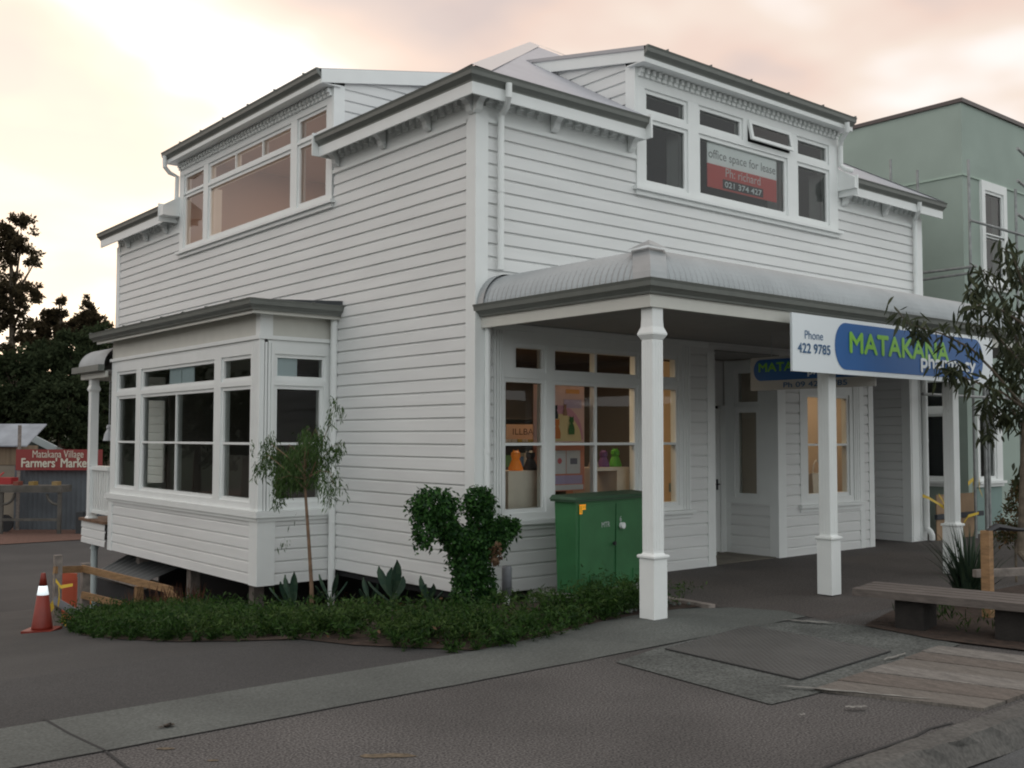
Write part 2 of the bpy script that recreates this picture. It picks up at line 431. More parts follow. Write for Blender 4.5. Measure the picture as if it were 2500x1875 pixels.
hm.mesh([(3+r_*math.cos(2*math.pi*k/na), 5+r_*math.sin(2*math.pi*k/na), hill(3+r_*math.cos(2*math.pi*k/na), 5+r_*math.sin(2*math.pi*k/na))) for r_ in rr_ for k in range(na)],
        [(i*na+k, i*na+(k+1) % na, (i+1)*na+(k+1) % na, (i+1)*na+k) for i in range(len(rr_)-1) for k in range(na)])
struct('hills', hm, mat('hill_bush', (.030, .045, .025), .95, var=.4, vscale=.05, detail=8))
mm = MB(); nr_, na_ = 8, 40      # the path rises slightly to the foot of the corner post
mm.mesh([(.165+.95*r_/nr_*math.cos(2*math.pi*k/na_), -2.47+.52*r_/nr_*math.sin(2*math.pi*k/na_), .0052+.055*(1-min(1, max(0, (r_/nr_-.22)/.78))**2)**2) for r_ in range(nr_+1) for k in range(na_)],
        [(i*na_+k, i*na_+(k+1) % na_, (i+1)*na_+(k+1) % na_, (i+1)*na_+k) for i in range(nr_) for k in range(na_)])
struct('path_rise', mm, CONC)
# timber edging beside the garden bed
mb = MB(); mb.beam((1.30, -1.35, .0), (1.26, -2.12, .0), .09, .07); mb.build('timber_edging', OLDT, label='short dark timber edging board set in the paving beside the green cabinet', cat='edging board')
# cement patch, checker plate, timber planks
struct('cement_patch', sheet([(-1.32, -4.70), (-.9, -4.72), (1.4, -4.52), (1.52, -3.62), (1.45, -3.1), (.8, -2.96), (-.55, -3.09), (-1.2, -3.25)], .0075), CONCD)
def platemat():
    m = mat('checker_plate', (.098, .098, .095), .55, var=.12, vscale=2.5, metal=.25)
    t = m.node_tree; b = t.nodes['Principled BSDF']; c = t.nodes.new('ShaderNodeTexCoord'); mp = t.nodes.new('ShaderNodeMapping')
    mp.inputs['Rotation'].default_value = (0, 0, R(38)); wv = t.nodes.new('ShaderNodeTexWave'); wv.inputs['Scale'].default_value = 8
    t.links.new(c.outputs['Object'], mp.inputs[0]); t.links.new(mp.outputs[0], wv.inputs['Vector'])
    br = t.nodes.new('ShaderNodeTexWave'); br.bands_direction = 'Y'; br.inputs['Scale'].default_value = 6; t.links.new(mp.outputs[0], br.inputs['Vector'])
    ml = t.nodes.new('ShaderNodeMath'); ml.operation = 'MULTIPLY'; t.links.new(wv.outputs['Fac'], ml.inputs[0]); t.links.new(br.outputs['Fac'], ml.inputs[1])
    bp = t.nodes.new('ShaderNodeBump'); bp.inputs['Strength'].default_value = .7; bp.inputs['Distance'].default_value = .012
    t.links.new(ml.outputs[0], bp.inputs['Height']); t.links.new(bp.outputs[0], b.inputs['Normal'])
    return m
mb = MB(); P4 = [(-.585, -3.185), (.714, -2.99), (.674, -4.33), (-.647, -4.44)]
mb.poly(P4, .004, .020); mb.build('access_cover', platemat(), label='large square steel access cover with raised tread pattern set in the cement patch', cat='access cover')
mb = MB()
for a, b in zip(P4, P4[1:]+P4[:1]): mb.beam((*a, .0145), (*b, .0145), .022, .006)
struct('cover_gap', mb, JOINT)
PLK = mat('grey_worn_planks', (.145, .130, .115), .9, var=.2, vscale=5, stretch=(6, 1, 1), bump=.8, bscale=25, fine=(30, .3))
PLK2 = mat('pale_worn_planks', (.175, .162, .148), .9, var=.25, vscale=4, stretch=(6, 1, 1), bump=.8, bscale=25, fine=(30, .35))
PLK3 = mat('brown_worn_planks', (.125, .106, .092), .9, var=.25, vscale=5, stretch=(6, 1, 1), bump=.8, bscale=25, fine=(30, .35))
pk = [(-.80, -.50), (-.49, -.14), (-.125, .17), (.185, .50), (.515, .80), (.815, 1.12)]
pl = ['nearest to the kerb corner, with white cement along its edge', 'second from the road corner', 'third from the road corner, with a wide dark gap beside it',
      'fourth from the road corner', 'fifth, next but one to the garden bed', 'closest to the garden bed with the bench']
for i, (a, b) in enumerate(pk):
    mb = MB(); s_ = .12
    P = [(a, -4.66+.03*i), (b, -4.64+.03*i), (b+.36-s_*i*.2, -5.60), (a+.36-s_*i*.2, -5.60)]
    mb.poly([(x, y) for x, y in P], -.02, .020+.004*(i % 3))
    mb.build('ground_plank', (PLK, PLK2, PLK3)[(i*2) % 3], label='worn grey timber plank in the footpath, '+pl[i], cat='plank', group='timber planks let into the footpath')
# kerb
mb = MB(); xs_ = [float(q) for q in np.arange(-14, 30, .09)]
KERB = mat('kerb_concrete', (.088, .084, .078), .9, var=.25, vscale=3, bump=.9, bscale=30, fine=(40, .3))
pr = lambda x: [(-5.645+.02*math.sin(x*3.1)+.008*math.sin(x*17), .003), (-5.66, .010+.004*math.sin(x*5)), (-5.78+.02*math.sin(x*2.3)+.010*math.sin(x*19), .004+.006*math.sin(x*7)+.004*math.sin(x*23)), (-5.83+.025*math.sin(x*4)+.012*math.sin(x*21), -.04), (-5.88+.02*math.sin(x*3.7), -.125)]
vs = [(x, y, z) for x in xs_ for y, z in pr(x)]; n = 5
mb.mesh(vs, [(i*n+k, (i+1)*n+k, (i+1)*n+k+1, i*n+k+1) for i in range(len(xs_)-1) for k in range(n-1)])
struct('kerb', mb, KERB)
# cracks and joints
mb = MB()
def strip(pts, w_, z=.008):
    for a, b in zip(pts, pts[1:]):
        d = Vector((b[0]-a[0], b[1]-a[1])).normalized()*w_/2; nx, ny = -d.y, d.x
        mb.face([(a[0]+nx, a[1]+ny, z+gz(*a)), (b[0]+nx, b[1]+ny, z+gz(*b)), (b[0]-nx, b[1]-ny, z+gz(*b)), (a[0]-nx, a[1]-ny, z+gz(*a))])
strip([(-4.87, -2.2), (-4.85, -2.6), (-4.80, -3.05), (-4.81, -3.4), (-4.7, -4.4)], .016, .0065)
x = -20
pts = []
while x < -1.1: pts.append((x, -3.062+random.uniform(-.008, .008))); x += .25
strip(pts, .012, .0065)
pts = [(-2.6+i*.22, -5.60+random.uniform(-.02, .02)) for i in range(9)]; strip(pts, .02, .006)
struct('path_joints', mb, JOINT)
mb = MB(); PALE = mat('dried_cement', (.21, .205, .19), .9, var=.3, vscale=14)
for cx, cy, ln, wd, an in ((-.70, -4.90, .95, .035, -62), (.50, -4.475, .35, .03, 5), (-1.02, -5.10, .14, .05, -35), (-1.42, -5.0, .05, .02, 0), (1.25, -3.2, .45, .05, -64)):
    nseg = 12; Lp = []; Rp = []
    for i in range(nseg+1):
        s_ = (i/nseg-.5)*ln; hw = wd/2*math.sqrt(max(0.02, 1-(2*i/nseg-1)**2))*random.uniform(.5, 1.3); of = random.uniform(-.01, .01)
        ca, sa = math.cos(R(an)), math.sin(R(an))
        Lp.append((cx+ca*s_-sa*(of+hw), cy+sa*s_+ca*(of+hw), .026)); Rp.append((cx+ca*s_-sa*(of-hw), cy+sa*s_+ca*(of-hw), .026))
    for i in range(nseg): mb.face([Lp[i], Lp[i+1], Rp[i+1], Rp[i]])
struct('cement_spills', mb, PALE)
mb = MB()
for px_, py_, a_x, a_y in ((952, 1846, .16, .035), (404, 1829, .05, .02), (520, 1858, .03, .015)):
    c = at(px_, py_, Z=0)
    mb.face([(c.x+a_x*math.cos(t_)*random.uniform(.75, 1.1)*.8+a_y*math.sin(t_)*.4, c.y-a_x*math.cos(t_)*.6+a_y*math.sin(t_)*random.uniform(.7, 1.2), .0035) for t_ in np.linspace(0, 6.0, 14)])
struct('faded_paint_marks', mb, mat('faded_orange_paint', (.125, .095, .062), .9, var=.4, vscale=30))
mb = MB(); c = at(404, 1778, Z=0)
for k in range(5): leafp = [(c.x+random.uniform(-.05, .05), c.y+random.uniform(-.03, .03), .006+.004*k) for _ in range(4)]; mb.face(leafp)
mb.build('dead_leaves', mat('brown_litter', (.05, .035, .025), .9), label='small dark clump of dead leaves on the concrete path', cat='leaf litter')
# planted beds
BED = [(1.22, 1.0), (1.22, -1.3), (1.24, -2.0), (.95, -1.96), (.3, -1.94), (-.3, -2.02), (-.95, -2.17), (-1.72, -2.27), (-2.35, -1.5), (-2.78, -.5), (-3.04, .4), (-3.1, 1.6), (-3.03, 3.0), (-2.72, 4.3), (-2.3, 5.1), (-1.6, 5.7), (-.6, 6.4), (2, 6.6), (2, 1)]
struct('garden_soil', sheet(BED, .006), SOIL)
BED2 = [(1.50, -3.60), (2.4, -3.34), (9, -3.28), (9, -5.6), (1.62, -5.6), (1.52, -4.95), (1.40, -4.3)]
struct('street_bed_soil', sheet(BED2, .016), SOIL)
mb = MB()
for i in range(90):
    x, y = random.uniform(.2, 1.2), random.uniform(-1.95, -.9)
    mb.lathe((x, y, gz(x, y)+.02), [(.012, 0), (.022, .012), (.012, .026)], 6, rot=i)
mb.build('loose_stones', mat('grey_gravel', (.10, .11, .10), .9), label='loose grey gravel by the corner post', cat='gravel', kind='stuff')

# ------------------------------------------------------------------ the pharmacy building
B = thing('pharmacy_building', (4.6, 5.5, 0), 'white two storey weatherboard building with grey roofs, dormers, side bay window and corner veranda', 'building')
mw1, mw2, mb_in = MB(), MB(), MB()
# --- street front
HOLE_F = [(.38, 3.40, .70, 2.86), (3.90, 5.25, -.1, 2.76), (5.74, 7.22, .66, 2.72), (7.62, 8.74, -.1, 2.72), (2.44, 6.72, 4.66, 6.2)]
clap(mw1, FF, .14, 9.02, -.02, 5.04, HOLE_F)
mw1.build('front_wall', WHITE, B)
clap(mw2, FL, .14, 10.95, -.02, 5.04, [(2.99, 8.25, -.1, 3.2), (2.98, 8.0, 4.66, 6.2)])
mw2.build('side_wall', WHITE, B)
# frieze boards under the eaves, split by the dormers
mb = MB()
for fr, spans in ((FF, [(.12, 2.44), (6.74, 9.14)]), (FL, [(.12, 3.0), (8.02, 11.04)])):
    for a, b in spans:
        fr.box(mb, a, b, -.05, .014, 5.075, 5.40)
        fr.box(mb, a, b, -.05, .034, 5.035, 5.078)
pieces(mb, 'frieze', WTRIM, B)
mb = MB()
FF.box(mb, -.035, .135, -.1, .035, -.02, 5.20); FL.box(mb, -.0345, .135, -.1, .034, -.02, 5.1995)
FF.box(mb, 8.96, 9.15, -.1, .032, 0, 5.2); FL.box(mb, 10.90, 11.06, -.1, .032, -.1, 5.2)
pieces(mb, 'corner_board', WTRIM, B)
mb = MB(); mb.box(9.05, 9.13, .0, 9, 0, 5.3); mb.box(.2, 9, 10.9, 11.0, -.1, 5.3); pieces(mb, 'rear_wall', WHITE, B)
# --- eaves: soffit, fascia, gutter, brackets, dentils
GUT = [(0, 0), (.005, .02), (.03, .045), (.055, .06), (.062, .10), (.075, .128), (.062, .132), (.0, .128)]
def gutter(mb, path, z, caps=True):
    """mitred gutter whose inner back edge follows path; path points (x,y), outward normals per segment given"""
    rings = []
    for (x, y, ox, oy) in path: rings.append([(x+ox*g, y+oy*g, z+h) for g, h in GUT])
    n = len(GUT); vs = [v for r in rings for v in r]; fs = []
    for i in range(len(rings)-1):
        for k in range(n): fs.append((i*n+k, i*n+(k+1) % n, (i+1)*n+(k+1) % n, (i+1)*n+k))
    fs.append(tuple(range(n))); fs.append(tuple(range((len(rings)-1)*n, len(rings)*n)))
    mb.mesh(vs, fs)
E1 = .25    # fascia plane, gutter to .32
mb = MB(); gutter(mb, [(-E1, 2.97, -1, 0), (-E1, -E1, -1, -1), (2.37, -E1, 0, -1)], 5.34); mb.build('eave_gutter', GUTM, B)
mb = MB(); gutter(mb, [(6.80, -E1, 0, -1), (9.44, -E1, 0, -1)], 5.335); mb.build('eave_gutter', GUTM, B)
mb = MB(); gutter(mb, [(-E1, 11.36, -1, 0), (-E1, 8.22, -1, 0)], 5.345); mb.build('eave_gutter', GUTM, B)
mb = MB()
def fasc(x0, y0, x1, y1): mb.box(min(x0, x1), max(x0, x1), min(y0, y1), max(y0, y1), 5.215, 5.405)
fasc(-E1, -E1, 2.37, -E1+.025); fasc(-E1, -E1+.026, -E1+.025, 2.97); fasc(6.82, -E1, 9.42, -E1+.025); fasc(-E1, 8.2, -E1+.025, 11.33)
# gutter stop boards beside the dormers
mb.box(2.37, 2.40, -E1-.085, 0, 5.22, 5.50); mb.box(-E1-.085, 0, 2.975, 3.0, 5.22, 5.51); mb.box(6.79, 6.815, -E1-.085, 0, 5.21, 5.5); mb.box(-E1-.085, 0, 8.19, 8.215, 5.22, 5.51)
pieces(mb, 'fascia', WTRIM, B)
mb = MB(); mb.box(-E1+.026, 2.37, -E1+.026, 0, 5.36, 5.375); mb.box(-E1+.026, -.001, 0.001, 2.97, 5.36, 5.375); mb.box(6.83, 9.42, -E1+.026, 0, 5.36, 5.375); mb.box(-E1+.026, 0, 8.215, 11.33, 5.36, 5.375)
pieces(mb, 'soffit', WTRIM, B)
def bracket(fr, u):
    mb = MB(); w_ = .042
    prof = [(0.034, 5.36), (.235, 5.36), (.235, 5.285), (.20, 5.245), (.15, 5.235), (.11, 5.20), (.085, 5.13), (.05, 5.10), (.034, 5.10)]
    vs = [fr.p(u-w_, o, z) for o, z in prof]+[fr.p(u+w_, o, z) for o, z in prof]; n = len(prof)
    mb.mesh(vs, [tuple(range(n)), tuple(range(n, 2*n))[::-1]]+[(i, (i+1) % n, (i+1) % n+n, i+n) for i in range(n)])
    fr.box(mb, u-w_-.008, u+w_+.008, .20, .247, 5.262, 5.353)
    mb.build('eave_bracket', WTRIM, B)
for u in (-.03, 1.08, 2.33, 6.9, 8.0): bracket(FF, u)
for u in (.03, .84, 1.775, 2.86, 8.6, 9.5, 10.4): bracket(FL, u)
def dentils(fr, a, b, z, st=.145, sz=.055, dep=.075, skip=()):
    u = a+.0
    while u < b:
        if all(abs(u-k) > .085 for k in skip):
            m1 = MB(); fr.box(m1, u-sz/2, u+sz/2, .0145, dep, z, z+.075)
            fr.box(m1, u-sz*.8, u+sz*.8, .0145, dep*.6, z-.042, z-.001); m1.build('eave_dentil', WTRIM, B)
        u += st
dentils(FF, .14, 2.3, 5.245, skip=(-.03, 1.08, 2.33)); dentils(FF, 7.05, 9.0, 5.245, skip=(8.0,))
dentils(FL, .14, 2.84, 5.245, skip=(.84, 1.775, 2.86)); dentils(FL, 8.4, 11, 5.245, skip=(8.6, 9.5, 10.4))
# --- main hipped roof
SL = .592
def zr(y): return 5.64+SL*y
T = 5.3; AP = (T, T, zr(T)-.03)
mb = MB()
def corr(mb, a, b, c, d=None):
    pts = [a, b, c]+([d] if d else []); mb.face(pts)
e_ = -.29
def rp(x, y): return (x, y, 5.64+SL*y)          # front plane
def lp(x, y): return (x, y, 5.64+SL*x)          # side plane
DB = 1.9
mb.face([rp(e_, e_), rp(2.44, e_), rp(2.44, 2.44)]); mb.face([rp(2.44, DB-.0), rp(6.74, DB), rp(6.74, 3.3), AP, rp(2.44, 2.44)])
mb.face([rp(6.74, e_), rp(9.42, e_), rp(6.74, 3.3)])
mb.face([lp(e_, e_), lp(3.0, 3.0), lp(e_, 3.0)]); mb.face([lp(DB, 3.0), lp(3.0, 3.0), AP, (T, 6.2, AP[2]), lp(3.0, 8.02), lp(DB, 8.02)])
mb.face([lp(e_, 8.02), lp(3.0, 8.02), (T, 6.2, AP[2]), lp(e_, 11.3)])
mb.face([(9.42, e_, zr(e_)), (9.42, 11.3, zr(e_)), (T, 6.2, AP[2]), AP])
mb.face([(9.42, 11.3, zr(e_)), (e_, 11.3, zr(e_)), (T, 6.2, AP[2])])
mb.build('main_roof', ROOFM, B)
mb = MB()   # broad folded hip flashings
fm = mat('hip_flashing', (.60, .61, .62), .35, metal=.45)
for sgn in (1,):
    a = Vector((e_, e_, zr(e_)+.02)); b = Vector(AP)+Vector((0, 0, .02))
    w1 = Vector((.19, -0.0, 0)); mb.face([a+Vector((0, 0, .012)), a+Vector((.26, 0, .0)), b+Vector((.24, 0, 0)), b+Vector((0, 0, .014))])
    mb.face([a+Vector((0, 0, .012)), b+Vector((0, 0, .014)), b+Vector((0, .24, 0)), a+Vector((0, .26, 0))])
mb.face([(T, T, AP[2]+.04), (T+.12, T-.12, AP[2]-.03), (9.44, e_-.0, zr(e_)+.02), (9.42, e_+.2, zr(e_)+.05)])
mb.build('hip_flashing', fm, B)
for X0_, X1_ in ((6.735, 6.80),):
    mb = MB(); mb.hexa([(X0_, -.325, 5.30), (X1_, -.325, 5.30), (X1_, .0, 5.30), (X0_, .0, 5.30), (X0_, -.325, 5.455), (X1_, -.325, 5.455), (X1_, .0, 5.66), (X0_, .0, 5.66)]); mb.build('roof_return', WTRIM, B)
mb = MB(); mb.hexa([(-.325, 8.02, 5.30), (0, 8.02, 5.30), (0, 8.2, 5.30), (-.325, 8.2, 5.30), (-.325, 8.02, 5.46), (0, 8.02, 5.66), (0, 8.2, 5.66), (-.325, 8.2, 5.46)]); mb.build('roof_return', WTRIM, B)
# --- dormers
def dormer(fr, u0, u1, gu0, gu1):
    # wall band above windows, cheeks, sloped roof, fascia, gutter
    rs = .20
    zf = lambda o: 6.345-rs*(o-.31)     # roof surface, o = offset outwards
    depth = 2.5
    for sgn, u in ((-1, u0), (1, u1)):
        # cheek: boards on a plane perpendicular to fr
        ck = FR(fr.p(u, 0, 0), -fr.n, fr.u*sgn)
                # board rows clipped between roof line and barge: u limits depend on z
        ulim = lambda z: max(.13, min(2.4, (z-5.64)/SL)) if z > 5.70 else .13
        ustart = lambda z: max(.125, (z-6.31)/rs) if z > 6.3 else .125
        mb = MB(); clap(mb, ck, ustart, ulim, 5.68, 6.65); mb.build('dormer_cheek', WHITE, B)
    mb = MB()
    for sgn, u in ((-1, u0), (1, u1)):
        # corner board on cheek side
        a, b = (u-.03, u+.0) if sgn < 0 else (u, u+.03)
        fr.box(mb, a, b, -.125, .036, 5.35, 6.21)
        # barge board following the roof slope
        uo = u+sgn*.06; P = []
        ua, ub = (uo-.015, uo+.012)
        for uu in (ua, ub):
            for o, z in ((.245, zf(.245)-.185), (-2.0, zf(-2.0)-.20), (-2.0, zf(-2.0)-.01), (.245, zf(.245)-.01)): P.append(fr.p(uu, o, z))
        mb.mesh(P, [(0, 1, 2, 3), (7, 6, 5, 4), (0, 4, 5, 1), (1, 5, 6, 2), (2, 6, 7, 3), (3, 7, 4, 0)])
    fr.box(mb, gu0+.012, gu1-.012, .225, .25, 6.165, 6.30)
    fr.box(mb, gu0+.012, gu1-.012, -.05, .224, 6.175, 6.188)
    mb.build('dormer_trim', WTRIM, B)
    mb = MB()
    P = [fr.p(gu0, .27, zf(.27)), fr.p(gu1, .27, zf(.27)), fr.p(gu1, -depth, zf(-depth)), fr.p(gu0, -depth, zf(-depth))]
    mb.hexa([tuple(p-Vector((0, 0, .045))) for p in P]+[tuple(p) for p in P])
    mb.build('dormer_roof', mat('roof_edge_flashing', (.40, .40, .42), .45, metal=.3), B)
    mb = MB(); n = len(GUT); rg = [[tuple(fr.p(u, .25+g, 6.222+h)) for g, h in GUT] for u in (gu0, gu1)]
    mb.mesh(rg[0]+rg[1], [(k, (k+1) % n, n+(k+1) % n, n+k) for k in range(n)]+[tuple(range(n)), tuple(range(n, 2*n))])
    u = gu0+.35
    while u < gu1: fr.box(mb, u-.006, u+.006, .24, .33, 6.35, 6.372); u += .82
    mb.build('dormer_gutter', GUTM, B)
    u = u0+.05
    while u < u1-.03:
        m2 = MB(); fr.box(m2, u-.025, u+.025, .041, .10, 6.105, 6.165); fr.box(m2, u-.035, u+.035, .041, .075, 6.065, 6.104); u += .105
        m2.build('dormer_dentil', WTRIM, B)
dormer(FF, 2.44, 6.74, 2.345, 6.83)
dormer(FL, 3.0, 8.02, 2.93, 8.17)
mb = MB(); FF.box(mb, 2.44, 6.74, -.06, .04, 5.955, 6.19); FL.box(mb, 3.0, 8.02, -.06, .04, 5.975, 6.19); pieces(mb, 'dormer_head_board', WTRIM, B)
G1 = glassmat('window_glass_dark')
uw = [[(2.63, 3.335, 5.695, 5.89)], [(2.63, 3.335, 4.805, 5.525)],
      [(3.64, 4.46, 5.70, 5.895)], [(4.655, 5.50, 5.70, 5.895)], [(3.64, 5.455, 4.805, 5.525)],
      [(5.78, 6.475, 5.70, 5.895)], [(5.78, 6.475, 4.80, 5.525)]]
wo, ex = window(B, FF, (2.44, 6.74, 4.70, 5.954), uw, sash=.05, sill=.06, open_group=3)
# the propped open awning sash
mb = MB(); e3 = ex[3]; zt, zb = e3[3], e3[2]; tilt = .055; h_ = zt-zb
tl = FR(FF.p(0, .02, 0), (1, 0, 0), (0, -1, 0))
def tp(u, off, z): k = (zt-z)/h_; return FF.p(u, .03+off+tilt*k, z+.02*k)
mb.mat(WTRIM)
for (a, b, c, d) in ((e3[0], e3[1], zt-.05, zt), (e3[0], e3[1], zb, zb+.05), (e3[0], e3[0]+.05, zb+.05, zt-.05), (e3[1]-.05, e3[1], zb+.05, zt-.05)):
    mb.hexa([tuple(tp(*q)) for q in ((a, 0, c), (b, 0, c), (b, .035, c), (a, .035, c), (a, 0, d), (b, 0, d), (b, .035, d), (a, .035, d))])
mb.mat(GLASS); mb.face([tp(e3[0]+.05, .018, zb+.05), tp(e3[1]-.05, .018, zb+.05), tp(e3[1]-.05, .018, zt-.05), tp(e3[0]+.05, .018, zt-.05)])
mb.build('open_sash', None, wo)
window(B, FL, (3.0, 8.02, 4.70, 5.974), [[(3.195, 3.905, 5.685, 5.93)], [(3.195, 3.905, 4.80, 5.565)],
       [(4.18, 5.02, 5.695, 5.915), (5.05, 5.92, 5.695, 5.915), (5.95, 6.845, 5.695, 5.915)], [(4.18, 6.845, 4.80, 5.555)],
       [(7.12, 7.82, 5.685, 5.915)], [(7.12, 7.82, 4.79, 5.58)]], sash=.05, sill=.06)
# --- bay window
mb = MB()
clap(mb, FB, 3.10, 8.14, -.15, .665); clap(mb, FS, -.88, -.0, -.15, .665); clap(mb, FR((0, 8.25, 0), (1, 0, 0), (0, 1, 0)), -1, 0, -.15, 2.8, [(-.86, -.10, .80, 2.70)])
mb.build('bay_wall', WHITE, B)
mb = MB(); FB.box(mb, 2.945, 3.175, -.2, .035, -.155, .66); FS.box(mb, -1.034, -.865, -.1, .034, -.155, .66); FB.box(mb, 8.08, 8.25, -.1, .035, -.155, .66)
pieces(mb, 'bay_corner_board', WTRIM, B)
mb = MB(); FB.box(mb, 2.90, 8.30, -.05, .075, .665, .745); FS.box(mb, -1.074, -.01, 0, .075, .6655, .7445); FB.box(mb, 2.93, 8.28, -.05, .05, .62, .664); FS.box(mb, -1.049, -.012, 0, .049, .6205, .6635)
pieces(mb, 'bay_sill', WTRIM, B)
window(B, FB, (2.96, 8.24, .746, 2.835), [[(3.262, 4.045, 2.395, 2.62)], [(3.262, 4.045, 1.575, 2.235), (3.262, 4.045, .885, 1.545)],
    [(4.34, 6.91, 2.39, 2.615)], [(4.34, 5.61, 1.575, 2.235), (5.635, 6.90, 1.575, 2.235), (4.34, 5.61, .885, 1.545), (5.635, 6.90, .885, 1.545)],
    [(7.19, 7.965, 2.395, 2.62)], [(7.19, 7.955, 1.575, 2.235), (7.19, 7.955, .885, 1.545)]], sash=.045, proud=.02)
window(B, FS, (-1.019, .0, .746, 2.835), [[(-.78, -.155, 2.395, 2.62)], [(-.78, -.19, 1.575, 2.235), (-.78, -.19, .885, 1.545)]], sash=.045, proud=.02)
window(B, FR((0, 8.25, 0), (1, 0, 0), (0, 1, 0)), (-.92, -.04, .746, 2.76), [[(-.80, -.17, 2.395, 2.62)], [(-.80, -.17, .885, 2.235)]], sash=.045, proud=.02)
def flutes(fr, u0, u1, z0, z1, off, n=4):
    w_ = (u1-u0)/n; mb = MB()
    for i in range(n): fr.box(mb, u0+i*w_+.006, u0+(i+1)*w_-.006, 0, off+.014, z0, z1)
    mb.build('fluted_trim', WTRIM, B)
flutes(FB, 2.975, 3.17, .747, 2.80, .02); flutes(FS, -1.01, -.84, .747, 2.80, .02)
mb = MB(); mb.box(-1.033, -.97, 2.947, 3.0, .7465, 2.8345); mb.build('bay_corner_bead', WTRIM, B)
mb = MB(); mb.mat(CREAM)
FB.box(mb, 2.98, 8.24, -.06, .012, 2.885, 3.16); FS.box(mb, -1.0, 0, -.06, .012, 2.885, 3.16)
mb.mat(WTRIM); FB.box(mb, 2.96, 3.07, -.1, .03, 2.886, 3.16); FS.box(mb, -1.029, -.86, -.06, .0295, 2.8865, 3.159)
FB.box(mb, 2.94, 8.26, -.06, .05, 2.836, 2.884); FS.box(mb, -1.049, 0, -.06, .0495, 2.8365, 2.8835)
mb.build('bay_frieze', None, B)
mb = MB(); mb.mat(CREAM)
mb.box(-1.20, -1.17, 2.79, 8.45, 3.125, 3.19); mb.box(-1.169, 0, 2.79, 2.82, 3.125, 3.19); mb.box(-1.17, 0, 2.82, 8.45, 3.165, 3.18)
mb.build('bay_fascia', None, B)
mb = MB(); gutter(mb, [(-1.23, 8.55, -1, 0), (-1.23, 2.76, -1, -1), (.0, 2.76, 0, -1)], 3.165)
for y in np.arange(3.2, 8.5, .75): mb.box(-1.315, -1.23, y-.008, y+.008, 3.288, 3.306)
for x in (-.9, -.45, -.05): mb.box(x-.008, x+.008, 2.675, 2.76, 3.288, 3.306)
mb.build('bay_gutter', GUTM, B)
mb = MB(); mb.face([(-1.26, 2.72, 3.285), (0, 2.72, 3.36), (0, 8.5, 3.36), (-1.26, 8.5, 3.285)]); mb.face([(-1.26, 2.72, 3.285), (0, 2.72, 3.25), (0, 2.72, 3.36)])
mb.build('bay_roof', mat('dark_roof_sheet', (.05, .055, .06), .5), B)
# --- street windows and doors
window(B, FF, (.365, 3.40, .745, 2.80), [[(.545, .93, 2.405, 2.622)], [(.40, .93, 1.585, 2.245), (.40, .93, .87, 1.555)],
    [(1.12, 1.745, 2.40, 2.622), (1.775, 2.42, 2.40, 2.622)], [(1.12, 1.745, 1.585, 2.235), (1.775, 2.41, 1.585, 2.235), (1.12, 1.745, .87, 1.555), (1.775, 2.41, .87, 1.555)],
    [(2.62, 3.14, 2.395, 2.618)], [(2.62, 3.15, 1.585, 2.24), (2.62, 3.15, .85, 1.555)]], sash=.045, proud=.03, sill=.05, sashd=.018)
window(B, FF, (5.74, 7.22, .70, 2.70), [[(5.95, 6.93, 1.56, 2.225), (5.95, 6.93, .85, 1.53)]], sash=.05, proud=.03, sill=.05)
flutes(FF, .215, .36, .70, 2.86, .03); flutes(FF, 3.255, 3.40, .747, 2.82, .03, 3); flutes(FF, 7.06, 7.20, .72, 2.7, .03, 3)
mb = MB(); FF.box(mb, .20, 3.75, -.05, .045, 2.801, 2.87); mb.build('head_moulding', WTRIM, B)
mb = MB()
FF.box(mb, 3.74, 3.88, -.08, .03, .0, 2.75); FF.box(mb, 5.25, 5.40, -.02, .03, .0, 2.75); FF.box(mb, 7.49, 7.62, -.08, .03, .0, 2.75); FF.box(mb, 8.74, 8.95, -.02, .028, 0, 2.8)
FRR.box(mb, -.03, .12, 0, .03, .0, 2.75); FR2.box(mb, -.028, .12, 0, .03, 0, 2.75); FF.box(mb, 7.24, 7.36, -.08, .028, .0, 2.75)
FRR.box(mb, .80, .898, 0, .02, .0, 2.75)
pieces(mb, 'recess_trim', WTRIM, B)
for fr_a, ua_, ub_, za_, zb_a in ((FRR, .12, .80, .0, .722), (FR2, .12, 2.4, 0, 2.75), (FR((3.88, 0, 0), (0, 1, 0), (1, 0, 0)), 0, .9, 0, 2.75), (FR((7.62, 0, 0), (0, 1, 0), (1, 0, 0)), 0, 2.4, 0, 2.75)):
    mb = MB(); clap(mb, fr_a, ua_, ub_, za_, zb_a); mb.build('recess_wall', WHITE, B)
for y_, x_, zt_0 in ((6.4, .5, 1.35), (5.0, .9, 1.2), (3.9, .3, 1.1)):
    mb = MB(); mb.box(x_, x_+.6, y_, y_+.9, .3, zt_0); mb.build('office_counter', ROOMD, B)
wr, _ = window(B, FRR, (.12, .80, .72, 2.74), [[(.35, .66, .86, 2.0)], [(.32, .66, 2.15, 2.56)]], sash=.06, proud=.03, sill=.0)
mb = MB(); mb.box(7.62, 8.72, 2.4, 2.45, 0, 2.75); mb.box(3.88, 5.25, .92, .95, 2.1, 2.75); pieces(mb, 'recess_back', WHITE, B)
mb = MB(); rectgrid(mb, FRB, (4.18, 5.12, .02, 2.06), [(4.32, 4.98, .75, 1.93)], .0, .06); FRB.box(mb, 3.88, 4.175, -.03, .02, 0, 2.1); FRB.box(mb, 5.125, 5.25, -.03, .02, 0, 2.1)
FRB.box(mb, 4.25, 5.05, 0, .015, .15, .55)
do = mb.build('shop_door', WTRIM, B)
